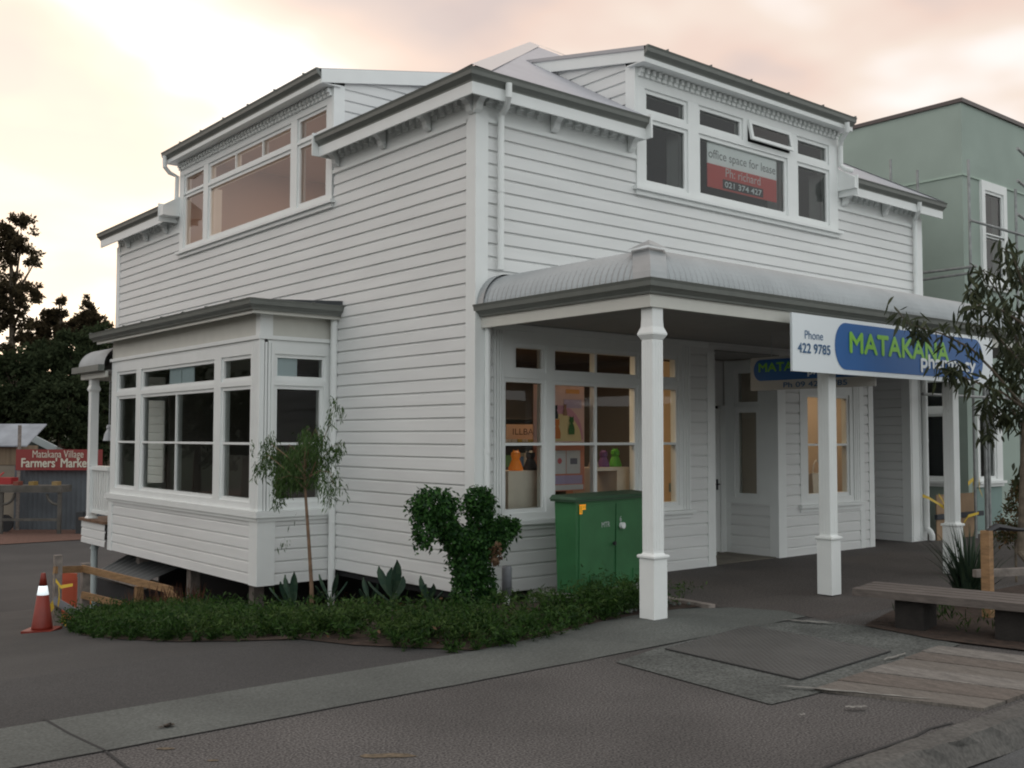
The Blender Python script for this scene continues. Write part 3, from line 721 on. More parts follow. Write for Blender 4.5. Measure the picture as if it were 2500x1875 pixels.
mb = MB(); mb.face([FRB.p(4.32, -.03, .75), FRB.p(4.98, -.03, .75), FRB.p(4.98, -.03, 1.93), FRB.p(4.32, -.03, 1.93)]); mb.build('glass', GLASS, do)
mb = MB(); mb.tube([FRB.p(5.05, .0, .98), FRB.p(5.05, .05, .98), FRB.p(4.96, .05, .98)], .011, 8); FRB.box(mb, 5.035, 5.065, 0, .012, .9, 1.05); mb.build('door_handle', BLACKM, do)
mb = MB(); mb.box(3.885, 5.245, .02, .89, .0045, .012); mb.build('door_threshold', mat('threshold_concrete', (.17, .15, .12), .9, var=.2, vscale=4), B)
# --- corner veranda
VX, VY, VE = -.0, -2.50, 9.25
BN = [(0, 0)]+[(.36*(1-math.cos(a)), .36*math.sin(a)) for a in np.linspace(.05, R(78), 9)]+[(.9, .40), (2.5, .52)]
mb = MB(); zb = 3.01; dx_ = .0381
def vroof(mb, a0, a1, place):
    n_ = int((a1-a0)/.019); us = np.linspace(a0, a1, n_+1); rows = []
    for i, u in enumerate(us):
        dz = .0095*math.cos(math.pi*i/2)
        rows.append([place(u, d_, h_, dz) for d_, h_ in BN])
    n = len(BN); vs = [v for r in rows for v in r]
    mb.mesh(vs, [(i*n+k, (i+1)*n+k, (i+1)*n+k+1, i*n+k+1) for i in range(len(rows)-1) for k in range(n-1)])
def pf(u, d_, h_, dz):
    a = math.atan2(h_, max(.36-d_, 0)) if d_ < .36 else R(85)
    return (max(u, VX+min(d_, 2.5)), VY+d_-dz*math.cos(a), zb+h_+dz*math.sin(a))
def pl_(u, d_, h_, dz):
    a = math.atan2(h_, max(.36-d_, 0)) if d_ < .36 else R(85)
    return (VX+d_-dz*math.cos(a), max(u, VY+min(d_, 2.5)), zb+h_+dz*math.sin(a))
vroof(mb, VX+.01, VE, pf); vroof(mb, VY+.01, -.02, pl_)
mb.build('veranda_roof', ZINC, B)
mb = MB()   # hip capping and end capping
for k in range(len(BN)-2):
    (d0, h0), (d1, h1) = BN[k], BN[k+1]; g = .022; wd = .19
    mb.face([(VX+d0-g, VY+d0-g, zb+h0+g), (VX+d0+wd, VY+d0-g, zb+h0+g), (VX+d1+wd, VY+d1-g, zb+h1+g), (VX+d1-g, VY+d1-g, zb+h1+g)])
    mb.face([(VX+d0-g, VY+d0-g, zb+h0+g), (VX+d1-g, VY+d1-g, zb+h1+g), (VX+d1-g, VY+d1+wd, zb+h1+g), (VX+d0-g, VY+d0+wd, zb+h0+g)])
# crumpled cap collar at the top of the hip
for sx, sy in ((1, 0), (0, 1)):
    x0, y0 = VX+.17, VY+.17
    mb.face([(x0, y0, 3.425), (x0+sx*.20+.0, y0+sy*.20, 3.385), (x0+sx*.19-.10*sy, y0+sy*.19-.10*sx, 3.34), (x0-.09, y0-.09, 3.36)])
ec = MB()
for k in range(len(BN)-2):
    (d0, h0), (d1, h1) = BN[k], BN[k+1]; g = .02
    ec.face([(VX+d0-g, -.0, zb+h0+g), (VX+d0-g, -.15, zb+h0+g), (VX+d1-g, -.15, zb+h1+g), (VX+d1-g, -.0, zb+h1+g)])
mb.build('hip_capping', ZINC, B); ec.build('end_capping', ZINC, B)
mb = MB(); gutter(mb, [(VX+.02, -.01, -1, 0), (VX+.02, VY+.02, -1, -1), (VE, VY+.02, 0, -1)], 2.915); mb.build('veranda_gutter', GUTM, B)
mb = MB(); mb.mat(CREAM)
mb.box(.045, .085, VY+.085, -.02, 2.80, 2.93); mb.box(.045, VE, VY+.045, VY+.084, 2.80, 2.93)
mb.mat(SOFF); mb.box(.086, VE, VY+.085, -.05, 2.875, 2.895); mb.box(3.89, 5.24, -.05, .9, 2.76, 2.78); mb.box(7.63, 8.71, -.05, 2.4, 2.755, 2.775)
mb.build('veranda_beam', None, B)
def post(cx, cy, zb_=0.0, nm='veranda_post', hz=2.80):
    mb = MB(); q = math.pi/4
    def sq(pts): mb.lathe((cx, cy, 0), [(r_*math.sqrt(2), z) for r_, z in pts], 4, rot=q)
    sq([(.086, zb_), (.086, zb_+.002), (.086, .585)]); sq([(.098, .585), (.102, .592), (.102, .607), (.094, .615)])
    sq([(.076, .616), (.066, .63), (.066, 2.52)])
    sq([(.070, 2.52), (.094, 2.56), (.094, 2.575), (.072, 2.63), (.068, 2.70), (.068, hz)])
    for sx, sy in ((0, -1), (-1, 0), (1, 0), (0, 1)):      # raised edge strips leave a fluted panel
        for k in (-.051, -.017, .017, .051):
            if sy: mb.box(cx+k-.012, cx+k+.012, cy+sy*.0665-.003, cy+sy*.0665+.004, .66, 2.50)
            else: mb.box(cx+sx*.0665-.003, cx+sx*.0665+.004, cy+k-.012, cy+k+.012, .66, 2.50)
    mb.build(nm, WTRIM, B)
for px in (.165, 2.86, 5.47, 8.1): post(px, -2.365, .058 if px < 1 else .015)
# --- downpipes
def pipe(pts, r_=.036, nm='downpipe'):
    mb = MB(); mb.tube(pts, r_, 12)
    for p, q in zip(pts, pts[1:]):
        if abs(p[2]-q[2]) > 1.5:
            mb.tube([(p[0], p[1], (p[2]+q[2])/2), (p[0], p[1], (p[2]+q[2])/2+.04)], r_+.004, 12)
    mb.build(nm, WTRIM, B, smooth=False)
pipe([(.20, -.30, 5.40), (.20, -.30, 5.26), (.25, -.2, 5.18), (.275, -.08, 5.12), (.275, -.08, 3.44)])
pipe([(.11, -.07, 2.93), (.11, -.07, .01)], .034)
pipe([(-.055, 2.87, 3.20), (-.055, 2.87, -.46)], .045)
pipe([(6.58, -.31, 6.24), (6.60, -.30, 6.12), (6.72, -.12, 6.04), (6.76, -.08, 5.97), (6.76, -.08, 5.68), (6.78, -.14, 5.62), (6.86, -.22, 5.585)])
pipe([(8.62, -.29, 5.37), (8.64, -.27, 5.26), (8.84, -.09, 5.15), (8.86, -.075, 5.08), (8.86, -.075, 3.5)])
pipe([(9.06, -.075, 2.95), (9.06, -.075, .22), (9.06, -.13, .16), (9.06, -.16, .10), (9.06, -.16, .02)], .045)
pipe([(-.30, 8.05, 6.28), (-.29, 8.06, 6.10), (-.2, 8.08, 6.02), (-.06, 8.1, 5.98), (-.06, 8.12, 5.60)])
# --- rear porch beyond the bay
mb = MB(); mb.mat(ZINC)
rows = []
for i, y in enumerate(np.linspace(8.3, 9.62, 36)):
    dz = .008*(-1)**i; rows.append([(-1.12+d_-dz*.6, y, 2.80+h_*.85+dz) for d_, h_ in BN])
n = len(BN); mb.mesh([v for r in rows for v in r], [(i*n+k, (i+1)*n+k, (i+1)*n+k+1, i*n+k+1) for i in range(len(rows)-1) for k in range(n-1)])
mb.face([(-1.12+d_, 9.62, 2.80+h_*.85) for d_, h_ in BN[:-1]]+[(-.2, 9.62, 2.8)])
mb.mat(GUTM); mb.box(-1.22, -1.12, 8.3, 9.66, 2.70, 2.80); mb.mat(CREAM); mb.box(-1.10, -1.06, 8.3, 9.55, 2.60, 2.70); mb.box(-1.06, 0, 9.51, 9.55, 2.60, 2.70); mb.mat(SOFF); mb.box(-1.06, 0, 8.3, 9.51, 2.70, 2.72)
mb.build('porch_roof', None, B)
mb = MB(); mb.lathe((-1.0, 9.16, 0), [(.115, .28), (.115, .30), (.09, .32), (.09, 2.38), (.12, 2.42), (.12, 2.44), (.092, 2.5), (.092, 2.6)], 4, rot=math.pi/4)
mb.build('porch_post', WTRIM, B)
mb = MB(); mb.box(-1.04, -.96, 8.3, 9.12, 1.09, 1.16); mb.box(-1.03, -.97, 8.3, 9.12, .38, .43)
for y in np.arange(8.38, 9.08, .115): mb.box(-1.018, -.982, y-.018, y+.018, .43, 1.09)
mb.build('porch_railing', WTRIM, B)
mb = MB(); mb.box(-1.1, 0, 8.27, 9.5, .24, .285); mb.build('porch_deck', mat('brown_decking', (.16, .09, .055), .8, var=.2, vscale=8), B)
mb = MB(); clap(mb, FR((-1.05, 0, 0), (0, 1, 0), (-1, 0, 0)), 8.27, 9.44, -.12, .24); clap(mb, FR((0, 9.45, 0), (1, 0, 0), (0, 1, 0)), -1.05, 0, -.12, .24); mb.build('porch_skirt', WHITE, B)
mb = MB(); mb.tube([(-.95, 9.12, -1.24), (-.95, 9.12, .2)], .055, 14); mb.tube([(-.95, 9.12, -.22), (-.95, 9.12, -.19)], .07, 14); mb.tube([(-.55, 8.5, -1.2), (-.55, 8.5, .1)], .05); mb.build('porch_pile', GALV if 0 else mat('pale_pipe', (.45, .50, .50), .5), B)
# --- underfloor: near-black panels paint the crawl-space shade; then the piles
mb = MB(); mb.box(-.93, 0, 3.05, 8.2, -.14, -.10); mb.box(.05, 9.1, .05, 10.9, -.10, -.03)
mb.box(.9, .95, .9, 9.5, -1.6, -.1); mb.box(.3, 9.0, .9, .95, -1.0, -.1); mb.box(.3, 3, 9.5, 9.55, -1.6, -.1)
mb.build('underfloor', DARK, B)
for y in (3.6, 5.6, 7.6):
    mb = MB(); mb.box(-.75, -.61, y, y+.14, gz(0, y)-.1, -.1); mb.build('pile', OLDT, B)
# --- rooms behind the glass
def room(x0, x1, y0, y1, z0, z1, mwall, open_side, nm='interior', mf=None):
    mb = MB(); mb.mat(mwall)
    F_ = {'x0': [(x0, y0, z0), (x0, y1, z0), (x0, y1, z1), (x0, y0, z1)], 'x1': [(x1, y0, z0), (x1, y1, z0), (x1, y1, z1), (x1, y0, z1)],
          'y0': [(x0, y0, z0), (x1, y0, z0), (x1, y0, z1), (x0, y0, z1)], 'y1': [(x0, y1, z0), (x1, y1, z0), (x1, y1, z1), (x0, y1, z1)],
          't': [(x0, y0, z1), (x1, y0, z1), (x1, y1, z1), (x0, y1, z1)]}
    for k, f in F_.items():
        if k not in open_side: mb.face(f)
    mb.mat(mf or ROOMF); mb.face([(x0, y0, z0), (x1, y0, z0), (x1, y1, z0), (x0, y1, z0)])
    mb.build(nm, None, B)
def lamp(x, y, z, e, size=.8, col=(1, .72, .45)):
    l = bpy.data.lights.new('ceiling_lamp_light', 'AREA'); l.energy = e; l.size = size; l.color = col
    o = bpy.data.objects.new('ceiling_lamp_light', l); COL.objects.link(o); o.location = (x, y, z)
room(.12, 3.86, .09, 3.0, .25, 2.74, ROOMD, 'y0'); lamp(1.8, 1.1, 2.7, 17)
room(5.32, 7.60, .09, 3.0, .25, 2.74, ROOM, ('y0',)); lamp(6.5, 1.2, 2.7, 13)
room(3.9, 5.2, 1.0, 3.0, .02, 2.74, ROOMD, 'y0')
room(-.93, 3.4, 3.06, 8.15, .3, 2.80, mat('office_plaster', (.30, .27, .25), .9), ('x0', 'y0', 'y1'))
mb = MB(); rectgrid(mb, FR((0, 8.15, 0), (1, 0, 0), (0, -1, 0)), (-.93, 3.4, .3, 2.8), [(-.86, -.10, .80, 2.70)], 0, .08); mb.build('interior', mat('office_plaster', (.30, .27, .25), .9), B)
mb = MB(); FB.box(mb, 5.2, 5.6, -.62, -.58, 2.39, 2.63); FB.box(mb, 5.62, 6.02, -.62, -.58, 2.39, 2.63); mb.build('blind_panel', WTRIM, B) if 0 else None
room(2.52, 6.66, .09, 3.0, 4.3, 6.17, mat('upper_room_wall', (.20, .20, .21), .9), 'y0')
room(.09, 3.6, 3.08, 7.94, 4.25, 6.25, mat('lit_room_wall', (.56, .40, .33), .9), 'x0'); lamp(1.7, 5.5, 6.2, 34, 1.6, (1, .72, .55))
mb = MB()   # window reveals seen through the glass
for fr, u, z0, z1, dd in ((FF, 3.345, 4.78, 5.55, .2), (FF, 5.47, 4.78, 5.55, .2), (FF, 6.49, 4.78, 5.55, .2), (FL, 7.0, 4.78, 5.6, .15), (FL, 6.99, 4.78, 5.6, .15), (FB, 8.1, .8, 2.7, .3)): fr.box(mb, u, u+.03, -dd-.09, -.092, z0, z1)
pieces(mb, 'window_reveal', WTRIM, B)

# ------------------------------------------------------------------ leaves
def leaves(mb, C_, ln, wd, droop=0.0, jit=.3, fold=True):
    """one rhombic leaf at each point of C_, random direction, droop pulls it downwards"""
    C_ = np.asarray(C_); n = len(C_)
    d = RNG.normal(size=(n, 3)); d[:, 2] -= droop*2; d /= np.linalg.norm(d, axis=1)[:, None]
    s = np.cross(d, RNG.normal(size=(n, 3))); s /= np.linalg.norm(s, axis=1)[:, None]
    l_ = ln*(1+jit*RNG.normal(size=n))[:, None]; w_ = wd*(1+jit*RNG.normal(size=n))[:, None]
    a = C_; b = C_+d*l_*.45+s*w_*.5; c = C_+d*l_; e = C_+d*l_*.45-s*w_*.5
    V = np.stack([a, b, c, e], 1).reshape(-1, 3); k = len(mb.v)
    mb.v += V.tolist(); mb.f += [(k+4*i, k+4*i+1, k+4*i+2, k+4*i+3) for i in range(n)]; mb.m += [mb.cur]*n
def ball(c, r_, n, sh=.35):
    """points in an ellipsoid, denser near the surface"""
    d = RNG.normal(size=(n, 3)); d /= np.linalg.norm(d, axis=1)[:, None]
    q = RNG.uniform(sh, 1, size=n)**.5
    return np.asarray(c)+d*q[:, None]*np.asarray(r_)
LF_DARK = leafmat('ivy_leaf', (.010, .036, .013), (.050, .135, .028), .25)
LF_COVER = leafmat('groundcover_leaf', (.010, .032, .007), (.048, .105, .020), .3)
LF_SAP = leafmat('sapling_leaf', (.028, .060, .016), (.085, .15, .045), .3)
LF_TREE = leafmat('street_tree_leaf', (.030, .040, .022), (.075, .085, .042), .3)
LF_FAR = leafmat('far_leaf', (.045, .040, .026), (.10, .078, .045), .45, .95)
LF_FAR2 = leafmat('far_leaf_green', (.026, .038, .020), (.055, .072, .036), .35, .95)
LF_CANNA = leafmat('broad_leaf', (.030, .065, .045), (.055, .095, .060), .15)
LF_FLAX = leafmat('strap_leaf', (.020, .038, .026), (.045, .070, .040), .1)
LF_RED = leafmat('red_tip_leaf', (.035, .06, .02), (.13, .07, .03), .2)
BARK = mat('bark', (.12, .095, .07), .9, var=.3, vscale=14, bump=.6)
def gzb(x, y): return gz(x, y)+.006

# --- low ground cover along the garden bed's edge: small fronds that nobody could count
def inpoly(x, y, P):
    c = False; n = len(P)
    for i in range(n):
        x1, y1 = P[i]; x2, y2 = P[(i+1) % n]
        if (y1 > y) != (y2 > y) and x < (x2-x1)*(y-y1)/(y2-y1)+x1: c = not c
    return c
EDGE = [(1.2, -1.95), (.3, -1.94), (-.3, -2.02), (-.95, -2.17), (-1.72, -2.27), (-2.35, -1.5), (-2.78, -.5), (-3.04, .4), (-3.1, 1.6), (-3.03, 3.0), (-2.72, 4.3), (-2.3, 5.1)]
def dedge(x, y):
    b = 9
    for (x1, y1), (x2, y2) in zip(EDGE, EDGE[1:]):
        t = max(0, min(1, ((x-x1)*(x2-x1)+(y-y1)*(y2-y1))/((x2-x1)**2+(y2-y1)**2)))
        b = min(b, math.hypot(x-x1-t*(x2-x1), y-y1-t*(y2-y1)))
    return b
def clump(x, y): return .5+.25*math.sin(x*5.1+y*2.3)+.25*math.sin(y*6.7-x*3.1+1.2)+.18*math.sin(x*13+y*11)
mb = MB(); cnt = 0
while cnt < 950:
    x, y = random.uniform(-3.2, 1.0), random.uniform(-2.3, 5.6)
    if not inpoly(x, y, BED): continue
    d_ = dedge(x, y); q = clump(x, y)
    wmax = 1.0 if x < -.6 else .6
    if y > 1.0: wmax = 1.5
    if x > .45 and y > -1.15: continue
    if d_ < .25 and random.random() < .5:
        x -= .07 if x < -1.7 else 0; y -= .09 if y < -1 else 0
    if d_ > wmax*random.uniform(.55, 1.15) or random.random() > .15+q: continue
    cnt += 1
    hh = random.uniform(.12, .27)*(.5+1.0*q)*(1.25 if x > .1 else 1); hh *= .6 if d_ < .08 else 1
    z = gzb(x, y)
    for j in range(random.randint(3, 5)):
        a = random.uniform(0, 6.28); lean = random.uniform(.4, 1.3)*hh
        k = 8; P = []
        for i in range(1, k+1):
            t_ = i/k; c = (x+math.cos(a)*lean*t_**1.3, y+math.sin(a)*lean*t_**1.3, z+hh*(t_-.25*t_**3))
            P += [c, c]
        leaves(mb, P, .055*(1.15-.5*random.random()), .013, droop=-.2)
mb.build('ground_cover', LF_COVER, label='low feathery green ground cover along the garden bed', cat='ground cover', kind='stuff')
mb = MB()
for i in range(150):
    while True:
        x, y = random.uniform(-3.0, 1.1), random.uniform(-2.2, 5.2)
        if inpoly(x, y, BED) and .06 < dedge(x, y) < (1.3 if y > 1 else .95): break
    z = gzb(x, y); hh = random.uniform(.16, .34)
    for j in range(random.randint(5, 9)):      # arching fern fronds with paired leaflets
        a = random.uniform(0, 6.28); ln_f = hh*random.uniform(.7, 1.3); P = []
        for q in np.linspace(.15, 1, 13):
            q = float(q); c = (x+math.cos(a)*ln_f*q*.8, y+math.sin(a)*ln_f*q*.8, z+hh*(1.5*q-.75*q*q)); P += [c, c]
        leaves(mb, P, .045, .009, droop=.1)
mb.build('fern_tufts', leafmat('fern_leaf', (.016, .042, .010), (.080, .135, .032), .3), label='arching fern-like tufts rising out of the ground cover', cat='ferns', kind='stuff')
mb = MB(); P = []
for i in range(260):
    x, y = random.uniform(-3.0, 1.1), random.uniform(-2.2, 5.2)
    if inpoly(x, y, BED): P.append((x, y, gzb(x, y)+random.uniform(.01, .14)))
leaves(mb, P, .05, .02, droop=0); mb.build('leaf_litter', leafmat('litter_leaf', (.09, .045, .02), (.22, .13, .07), .1), label='scattered brown dead leaves in the garden bed', cat='leaf litter', kind='stuff')
mb = MB(); P = []
for i in range(60):
    x, y = random.uniform(1.75, 3.6), random.uniform(-4.5, -3.5)
    for j in range(8): P.append((x+random.gauss(0, .05), y+random.gauss(0, .05), .02+random.uniform(0, .10)))
leaves(mb, P, .08, .012, droop=-1.0); mb.build('grass_tufts', LF_COVER, label='short green weeds in the soil behind the bench legs', cat='weeds', kind='stuff')
# reddish grasses by the timber rail
mb = MB()
for i in range(26):
    x, y = random.uniform(-2.0, -1.3), random.uniform(3.4, 4.9); z = gzb(x, y)
    for j in range(5):
        a = random.uniform(0, 6.28); h_ = random.uniform(.25, .5); k_ = .12
        mb.face([(x, y, z), (x+.008, y+.006, z), (x+k_*.5*math.cos(a)+.008, y+k_*.5*math.sin(a), z+h_*.6)]); mb.face([(x+k_*.5*math.cos(a)+.008, y+k_*.5*math.sin(a), z+h_*.6), (x+k_*.5*math.cos(a)-.003, y+k_*.5*math.sin(a), z+h_*.6), (x+k_*math.cos(a), y+k_*math.sin(a), z+h_)])
mb.build('red_grass', leafmat('red_grass_leaf', (.07, .03, .02), (.13, .06, .035), .2), label='thin reddish grass tufts between the ground cover and the timber rail', cat='grass', kind='stuff')

# --- vine clipped on a two-headed frame
vt = thing('topiary_vine', (-.42, -.47, gzb(-.4, -.47)), 'dark green leafy vine on a two headed frame at the white building corner', 'topiary')
mb = MB()
lobes = [((-.86, -.47, .98), (.26, .19, .17), 1700), ((-1.0, -.50, .76), (.11, .12, .17), 600), ((-.74, -.45, .82), (.14, .15, .17), 800), ((-.62, -.47, .66), (.14, .14, .14), 600),
         ((-.31, -.47, 1.0), (.15, .15, .16), 1200), ((-.29, -.47, .82), (.14, .14, .16), 800), ((.03, -.44, .72), (.18, .13, .11), 900), ((-.12, -.44, .60), (.17, .16, .14), 700),
         ((-.42, -.47, .62), (.22, .19, .12), 1200), ((-.42, -.47, .47), (.22, .18, .15), 1500), ((-.43, -.47, .32), (.18, .15, .13), 900),
         ((-.52, -.47, .12), (.10, .11, .17), 650), ((-.25, -.47, .20), (.12, .12, .17), 650), ((-.22, -.48, .05), (.12, .11, .10), 350)]
for c, r_, n in lobes:
    leaves(mb, ball(c, r_, int(n*1.05)), .040, .029, droop=.35)
    leaves(mb, ball(c, [q*1.2 for q in r_], n//8, .8), .045, .026, droop=.5)
    for k_ in range(4):      # stray shoots
        a = random.uniform(0, 6.28); p0 = np.array(c)+np.array([math.cos(a)*r_[0]*.9, random.uniform(-.1, .05), math.sin(a)*r_[2]*.9]); dv = np.array([math.cos(a)*.09, 0, math.sin(a)*.06-.03])
        leaves(mb, [p0+dv*t_ for t_ in np.linspace(0, 1, 9)], .038, .024, droop=.4)
mb.build('foliage', LF_DARK, vt)
mb = MB(); mb.tube([(-.46, -.47, -.06), (-.48, -.47, .4), (-.75, -.47, .8)], [.03, .025, .015], 8); mb.tube([(-.22, -.47, -.06), (-.30, -.47, .4), (-.33, -.47, .95)], [.025, .02, .012], 8)
mb.build('stem', BARK, vt)
mb = MB(); mb.v = []; P = ball((-.22, -.62, .50), (.07, .05, .11), 90); leaves(mb, P, .05, .03, droop=.8); mb.build('dead_leaves', leafmat('dead_leaf', (.10, .06, .035), (.20, .12, .07), .1), vt)

# --- young weeping tree with a stake-straight stem in front of the bay
def s2(x, y, X_=-1.42): return at(600+x/2.37, 900+y/2.37, X=X_)
ft = s2(385, 1400)
st = thing('young_tree', (ft.x, ft.y, gzb(ft.x, ft.y)), 'slender young weeping tree with thin drooping leaves in front of the side bay window', 'tree')
mb = MB(); mb.tube([(ft.x, ft.y, gzb(ft.x, ft.y)-.05), s2(380, 1250), s2(365, 1000), s2(348, 760), s2(340, 600), s2(345, 450)], [.024, .021, .018, .015, .011, .006], 8)
br = [[(345, 700, 0), (250, 600, .1), (130, 500, .1), (60, 560, .1)], [(345, 700, 0), (420, 500, .05), (480, 330, .05), (525, 170, .05)], [(345, 650, 0), (430, 540, -.1), (500, 450, -.1), (560, 430, -.1)],
      [(345, 600, 0), (300, 480, -.2), (250, 440, -.25), (230, 520, -.25)], [(345, 600, 0), (370, 420, .1), (400, 350, .15), (430, 400, .15)], [(345, 640, 0), (250, 620, .1), (180, 640, .15), (170, 740, .15)],
      [(345, 640, 0), (430, 590, .1), (490, 600, .1), (510, 680, .1)], [(345, 620, 0), (230, 500, .0), (140, 430, .0), (130, 380, 0)], [(345, 600, 0), (330, 430, -.1), (350, 360, -.1), (380, 340, -.1)], [(345, 640, 0), (280, 520, -.1), (200, 490, -.1), (110, 480, -.1)]]
br = [[s2(q[0], q[1], -1.42-q[2]) for q in b_] for b_ in br]
for b_ in br: mb.tube(b_, [.007, .005, .003, .0015], 5)
mb.build('stem', mat('sapling_bark', (.17, .105, .065), .8, var=.2, vscale=10), st)
mb = MB()
for bi, b_ in enumerate(br):
    for t in np.linspace(.3, 1, 13):
        if bi == 1 and .5 < t < .8: continue
        i = min(2, int(t*3)); f_ = t*3-i; p = b_[i].lerp(b_[i+1], f_)
        for q in range(2):
            o = Vector((random.gauss(0, .05), random.gauss(0, .05), random.gauss(0, .03))); L_ = random.uniform(.08, .24)
            leaves(mb, [p+o+Vector((random.gauss(0, .015), random.gauss(0, .018), -L_*k/7)) for k in range(7) for _ in (0, 1)], .062, .011, droop=1.2)
c_ = s2(330, 560); leaves(mb, ball(tuple(c_), (.2, .24, .26), 1300), .06, .011, droop=1.2)
c_ = s2(250, 620); leaves(mb, ball(tuple(c_), (.2, .22, .16), 500), .06, .011, droop=1.2)
leaves(mb, [s2(300-75*t_+random.gauss(0, 6), 830+190*t_+random.gauss(0, 6)) for t_ in np.linspace(0, 1, 6)]+[s2(225+random.gauss(0, 14), 1010+random.gauss(0, 20)) for _ in range(16)], .055, .012, droop=1.5)
mb.build('foliage', LF_SAP, st)

# --- broad-leaved plants along the wall
def canna(x, y, hts, s_, lab):
    z = gzb(x, y); t = thing('broad_leaf_plant', (x, y, z), lab, 'plant', 'broad leaved plants along the side wall')
    for k, (a, h_, lean) in enumerate(hts):
        mb = MB(); a = R(a); dx, dy = math.cos(a), math.sin(a); n = 7; Lh = []; Rh = []
        sd = Vector((-dy, dx, 0)); w0 = s_
        for i in range(n+1):
            t_ = i/n; c = Vector((x+dx*lean*t_**1.5, y+dy*lean*t_**1.5, z+h_*t_))
            wv = w0*(.12 if t_ < .35 else math.sin(math.pi*(t_-.30)/.72)**.8 if t_ < 1 else .02)
            Lh.append(c+sd*wv/2+Vector((dx, dy, 0))*wv*.25); Rh.append(c-sd*wv/2+Vector((dx, dy, 0))*wv*.25)
        for i in range(n):
            c0, c1 = (Lh[i]+Rh[i])/2-Vector((dx, dy, 0))*.02, (Lh[i+1]+Rh[i+1])/2-Vector((dx, dy, 0))*.02
            mb.face([Lh[i], Lh[i+1], c1, c0]); mb.face([c0, c1, Rh[i+1], Rh[i]])
        mb.build('leaf', LF_CANNA, t)
q_ = at(600+270/2.37, 900+1370/2.37, X=-1.35)
canna(-1.35, q_.y, [(100, .46, .14), (250, .52, .10), (60, .36, .26), (150, .34, .25), (290, .32, .3), (200, .42, .2)], .085, 'spiky broad leaved plant between the young tree and the bay corner')
canna(-.3, 2.45, [(110, .40, .2), (260, .46, .22), (190, .3, .25), (330, .32, .2)], .07, 'low broad leaved plant next to the white side downpipe')
canna(-.3, 1.57, [(90, .34, .15), (270, .30, .16), (200, .25, .2)], .075, 'small broad leaved plant between the side downpipe and the taller leafy plant')
canna(-.3, 1.10, [(95, .45, .26), (265, .55, .10), (200, .46, .03), (20, .34, .2), (140, .30, .28)], .13, 'tallest broad leaved plant, with three upright leaves, against the side wall')
canna(-.3, .42, [(95, .34, .13), (265, .28, .12), (200, .27, .05), (300, .2, .18)], .085, 'dark purple-green leaved plant nearest to the two headed vine')

# --- bollard
bo = thing('bollard_light', (.13, -.37, gzb(.1, -.37)), 'short grey round bollard light beside the two headed vine', 'bollard')
mb = MB(); mb.lathe((.13, -.37, 0), [(.052, .03), (.052, .30), (.046, .325), (.0, .33)], 20); mb.build('body', mat('bollard_grey', (.20, .21, .23), .4), bo, smooth=True)
mb = MB(); mb.lathe((.13, -.37, 0), [(.030, -.07), (.030, .03)], 14); mb.build('stem', WTRIM, bo)

# --- green electrical cabinet
CG = mat('cabinet_green_paint', (.036, .150, .055), .55, var=.14, vscale=3, bump=.1)
CGD = mat('cabinet_lid_green', (.035, .085, .045), .6, var=.15, vscale=4)
ca = thing('electrical_cabinet', (1.3, -.55, .0), 'dark green steel electrical cabinet standing behind the corner veranda post', 'electrical cabinet')
ang = R(10); cd_ = (math.cos(ang), math.sin(ang)); CO = Vector((.60, -.90, 0)); cu_ = Vector((cd_[0], cd_[1], 0)); cn_ = Vector((cd_[1], -cd_[0], 0))
FC = FR(CO, cu_, cn_)
def taper(mb, u0, u1, d0, d1, z0, z1, tp_):
    P = [FC.p(u0+tp_, -tp_*.6+d0, z0), FC.p(u1-tp_, -tp_*.6+d0, z0), FC.p(u1-tp_, d1, z0), FC.p(u0+tp_, d1, z0), FC.p(u0, d0, z1), FC.p(u1, d0, z1), FC.p(u1, d1, z1), FC.p(u0, d1, z1)]
    mb.hexa([tuple(p) for p in P])
mb = MB(); taper(mb, 0, 1.42, 0, -.27, .05, .985, .045); mb.build('body', CG, ca)
mb = MB(); FC.box(mb, -.035, 1.455, -.30, .03, .985, 1.005); P = [FC.p(-.045, .04, 1.006), FC.p(1.465, .04, 1.006), FC.p(1.465, -.31, 1.006), FC.p(-.045, -.31, 1.006), FC.p(-.02, .02, 1.03), FC.p(1.44, .02, 1.03), FC.p(1.44, -.29, 1.05), FC.p(-.02, -.29, 1.05)]; mb.hexa([tuple(p) for p in P]); mb.build('lid', CGD, ca)
for u0, u1 in ((.06, .70), (.715, 1.36)):
    mb = MB(); P = []
    for o in (.003, .013):
        P += [FC.p(u0+.02, o-.027+.003, .12), FC.p(u1-.02, o-.027+.003, .12), FC.p(u1, o-.002, .94), FC.p(u0, o-.002, .94)]
    mb.hexa([tuple(P[i]) for i in (0, 1, 5, 4, 3, 2, 6, 7)]); dr = mb.build('door', CG, ca)
mb = MB(); c = FC.p(.66, .018, .52); mb.tube([c, c+cn_*.02], .022, 12); mb.build('lock', BLACKM, ca)
mb = MB(); mb.tube([FC.p(.80, .010, .70), FC.p(.80, .05, .70)], .035, 14); mb.build('white_cap', WTRIM, ca)
for u in (.25, 1.05):
    mb = MB(); FC.box(mb, u, u+.18, -.01, .006, .20, .22); FC.box(mb, u, u+.012, -.01, .006, .12, .2); mb.build('vent_hood', CG, ca)
mb = MB(); mb.mat(mat('orange_reflector_glow', (.95, .42, .02), .3, emit=(1, .45, .03), es=.35))  # emission paints the sticker's brightness; it is no lamp
for (a, b, c, d) in ((.055, .065, .86, .955), (.085, .095, .87, .955), (.055, .095, .945, .955), (.055, .095, .86, .868), (.105, .112, .905, .955), (.125, .132, .905, .955), (.145, .152, .905, .955), (.10, .155, .947, .956), (.10, .155, .903, .911)): FC.box(mb, a, b, .011, .016, c, d)
mb.build('orange_sticker', None, ca)
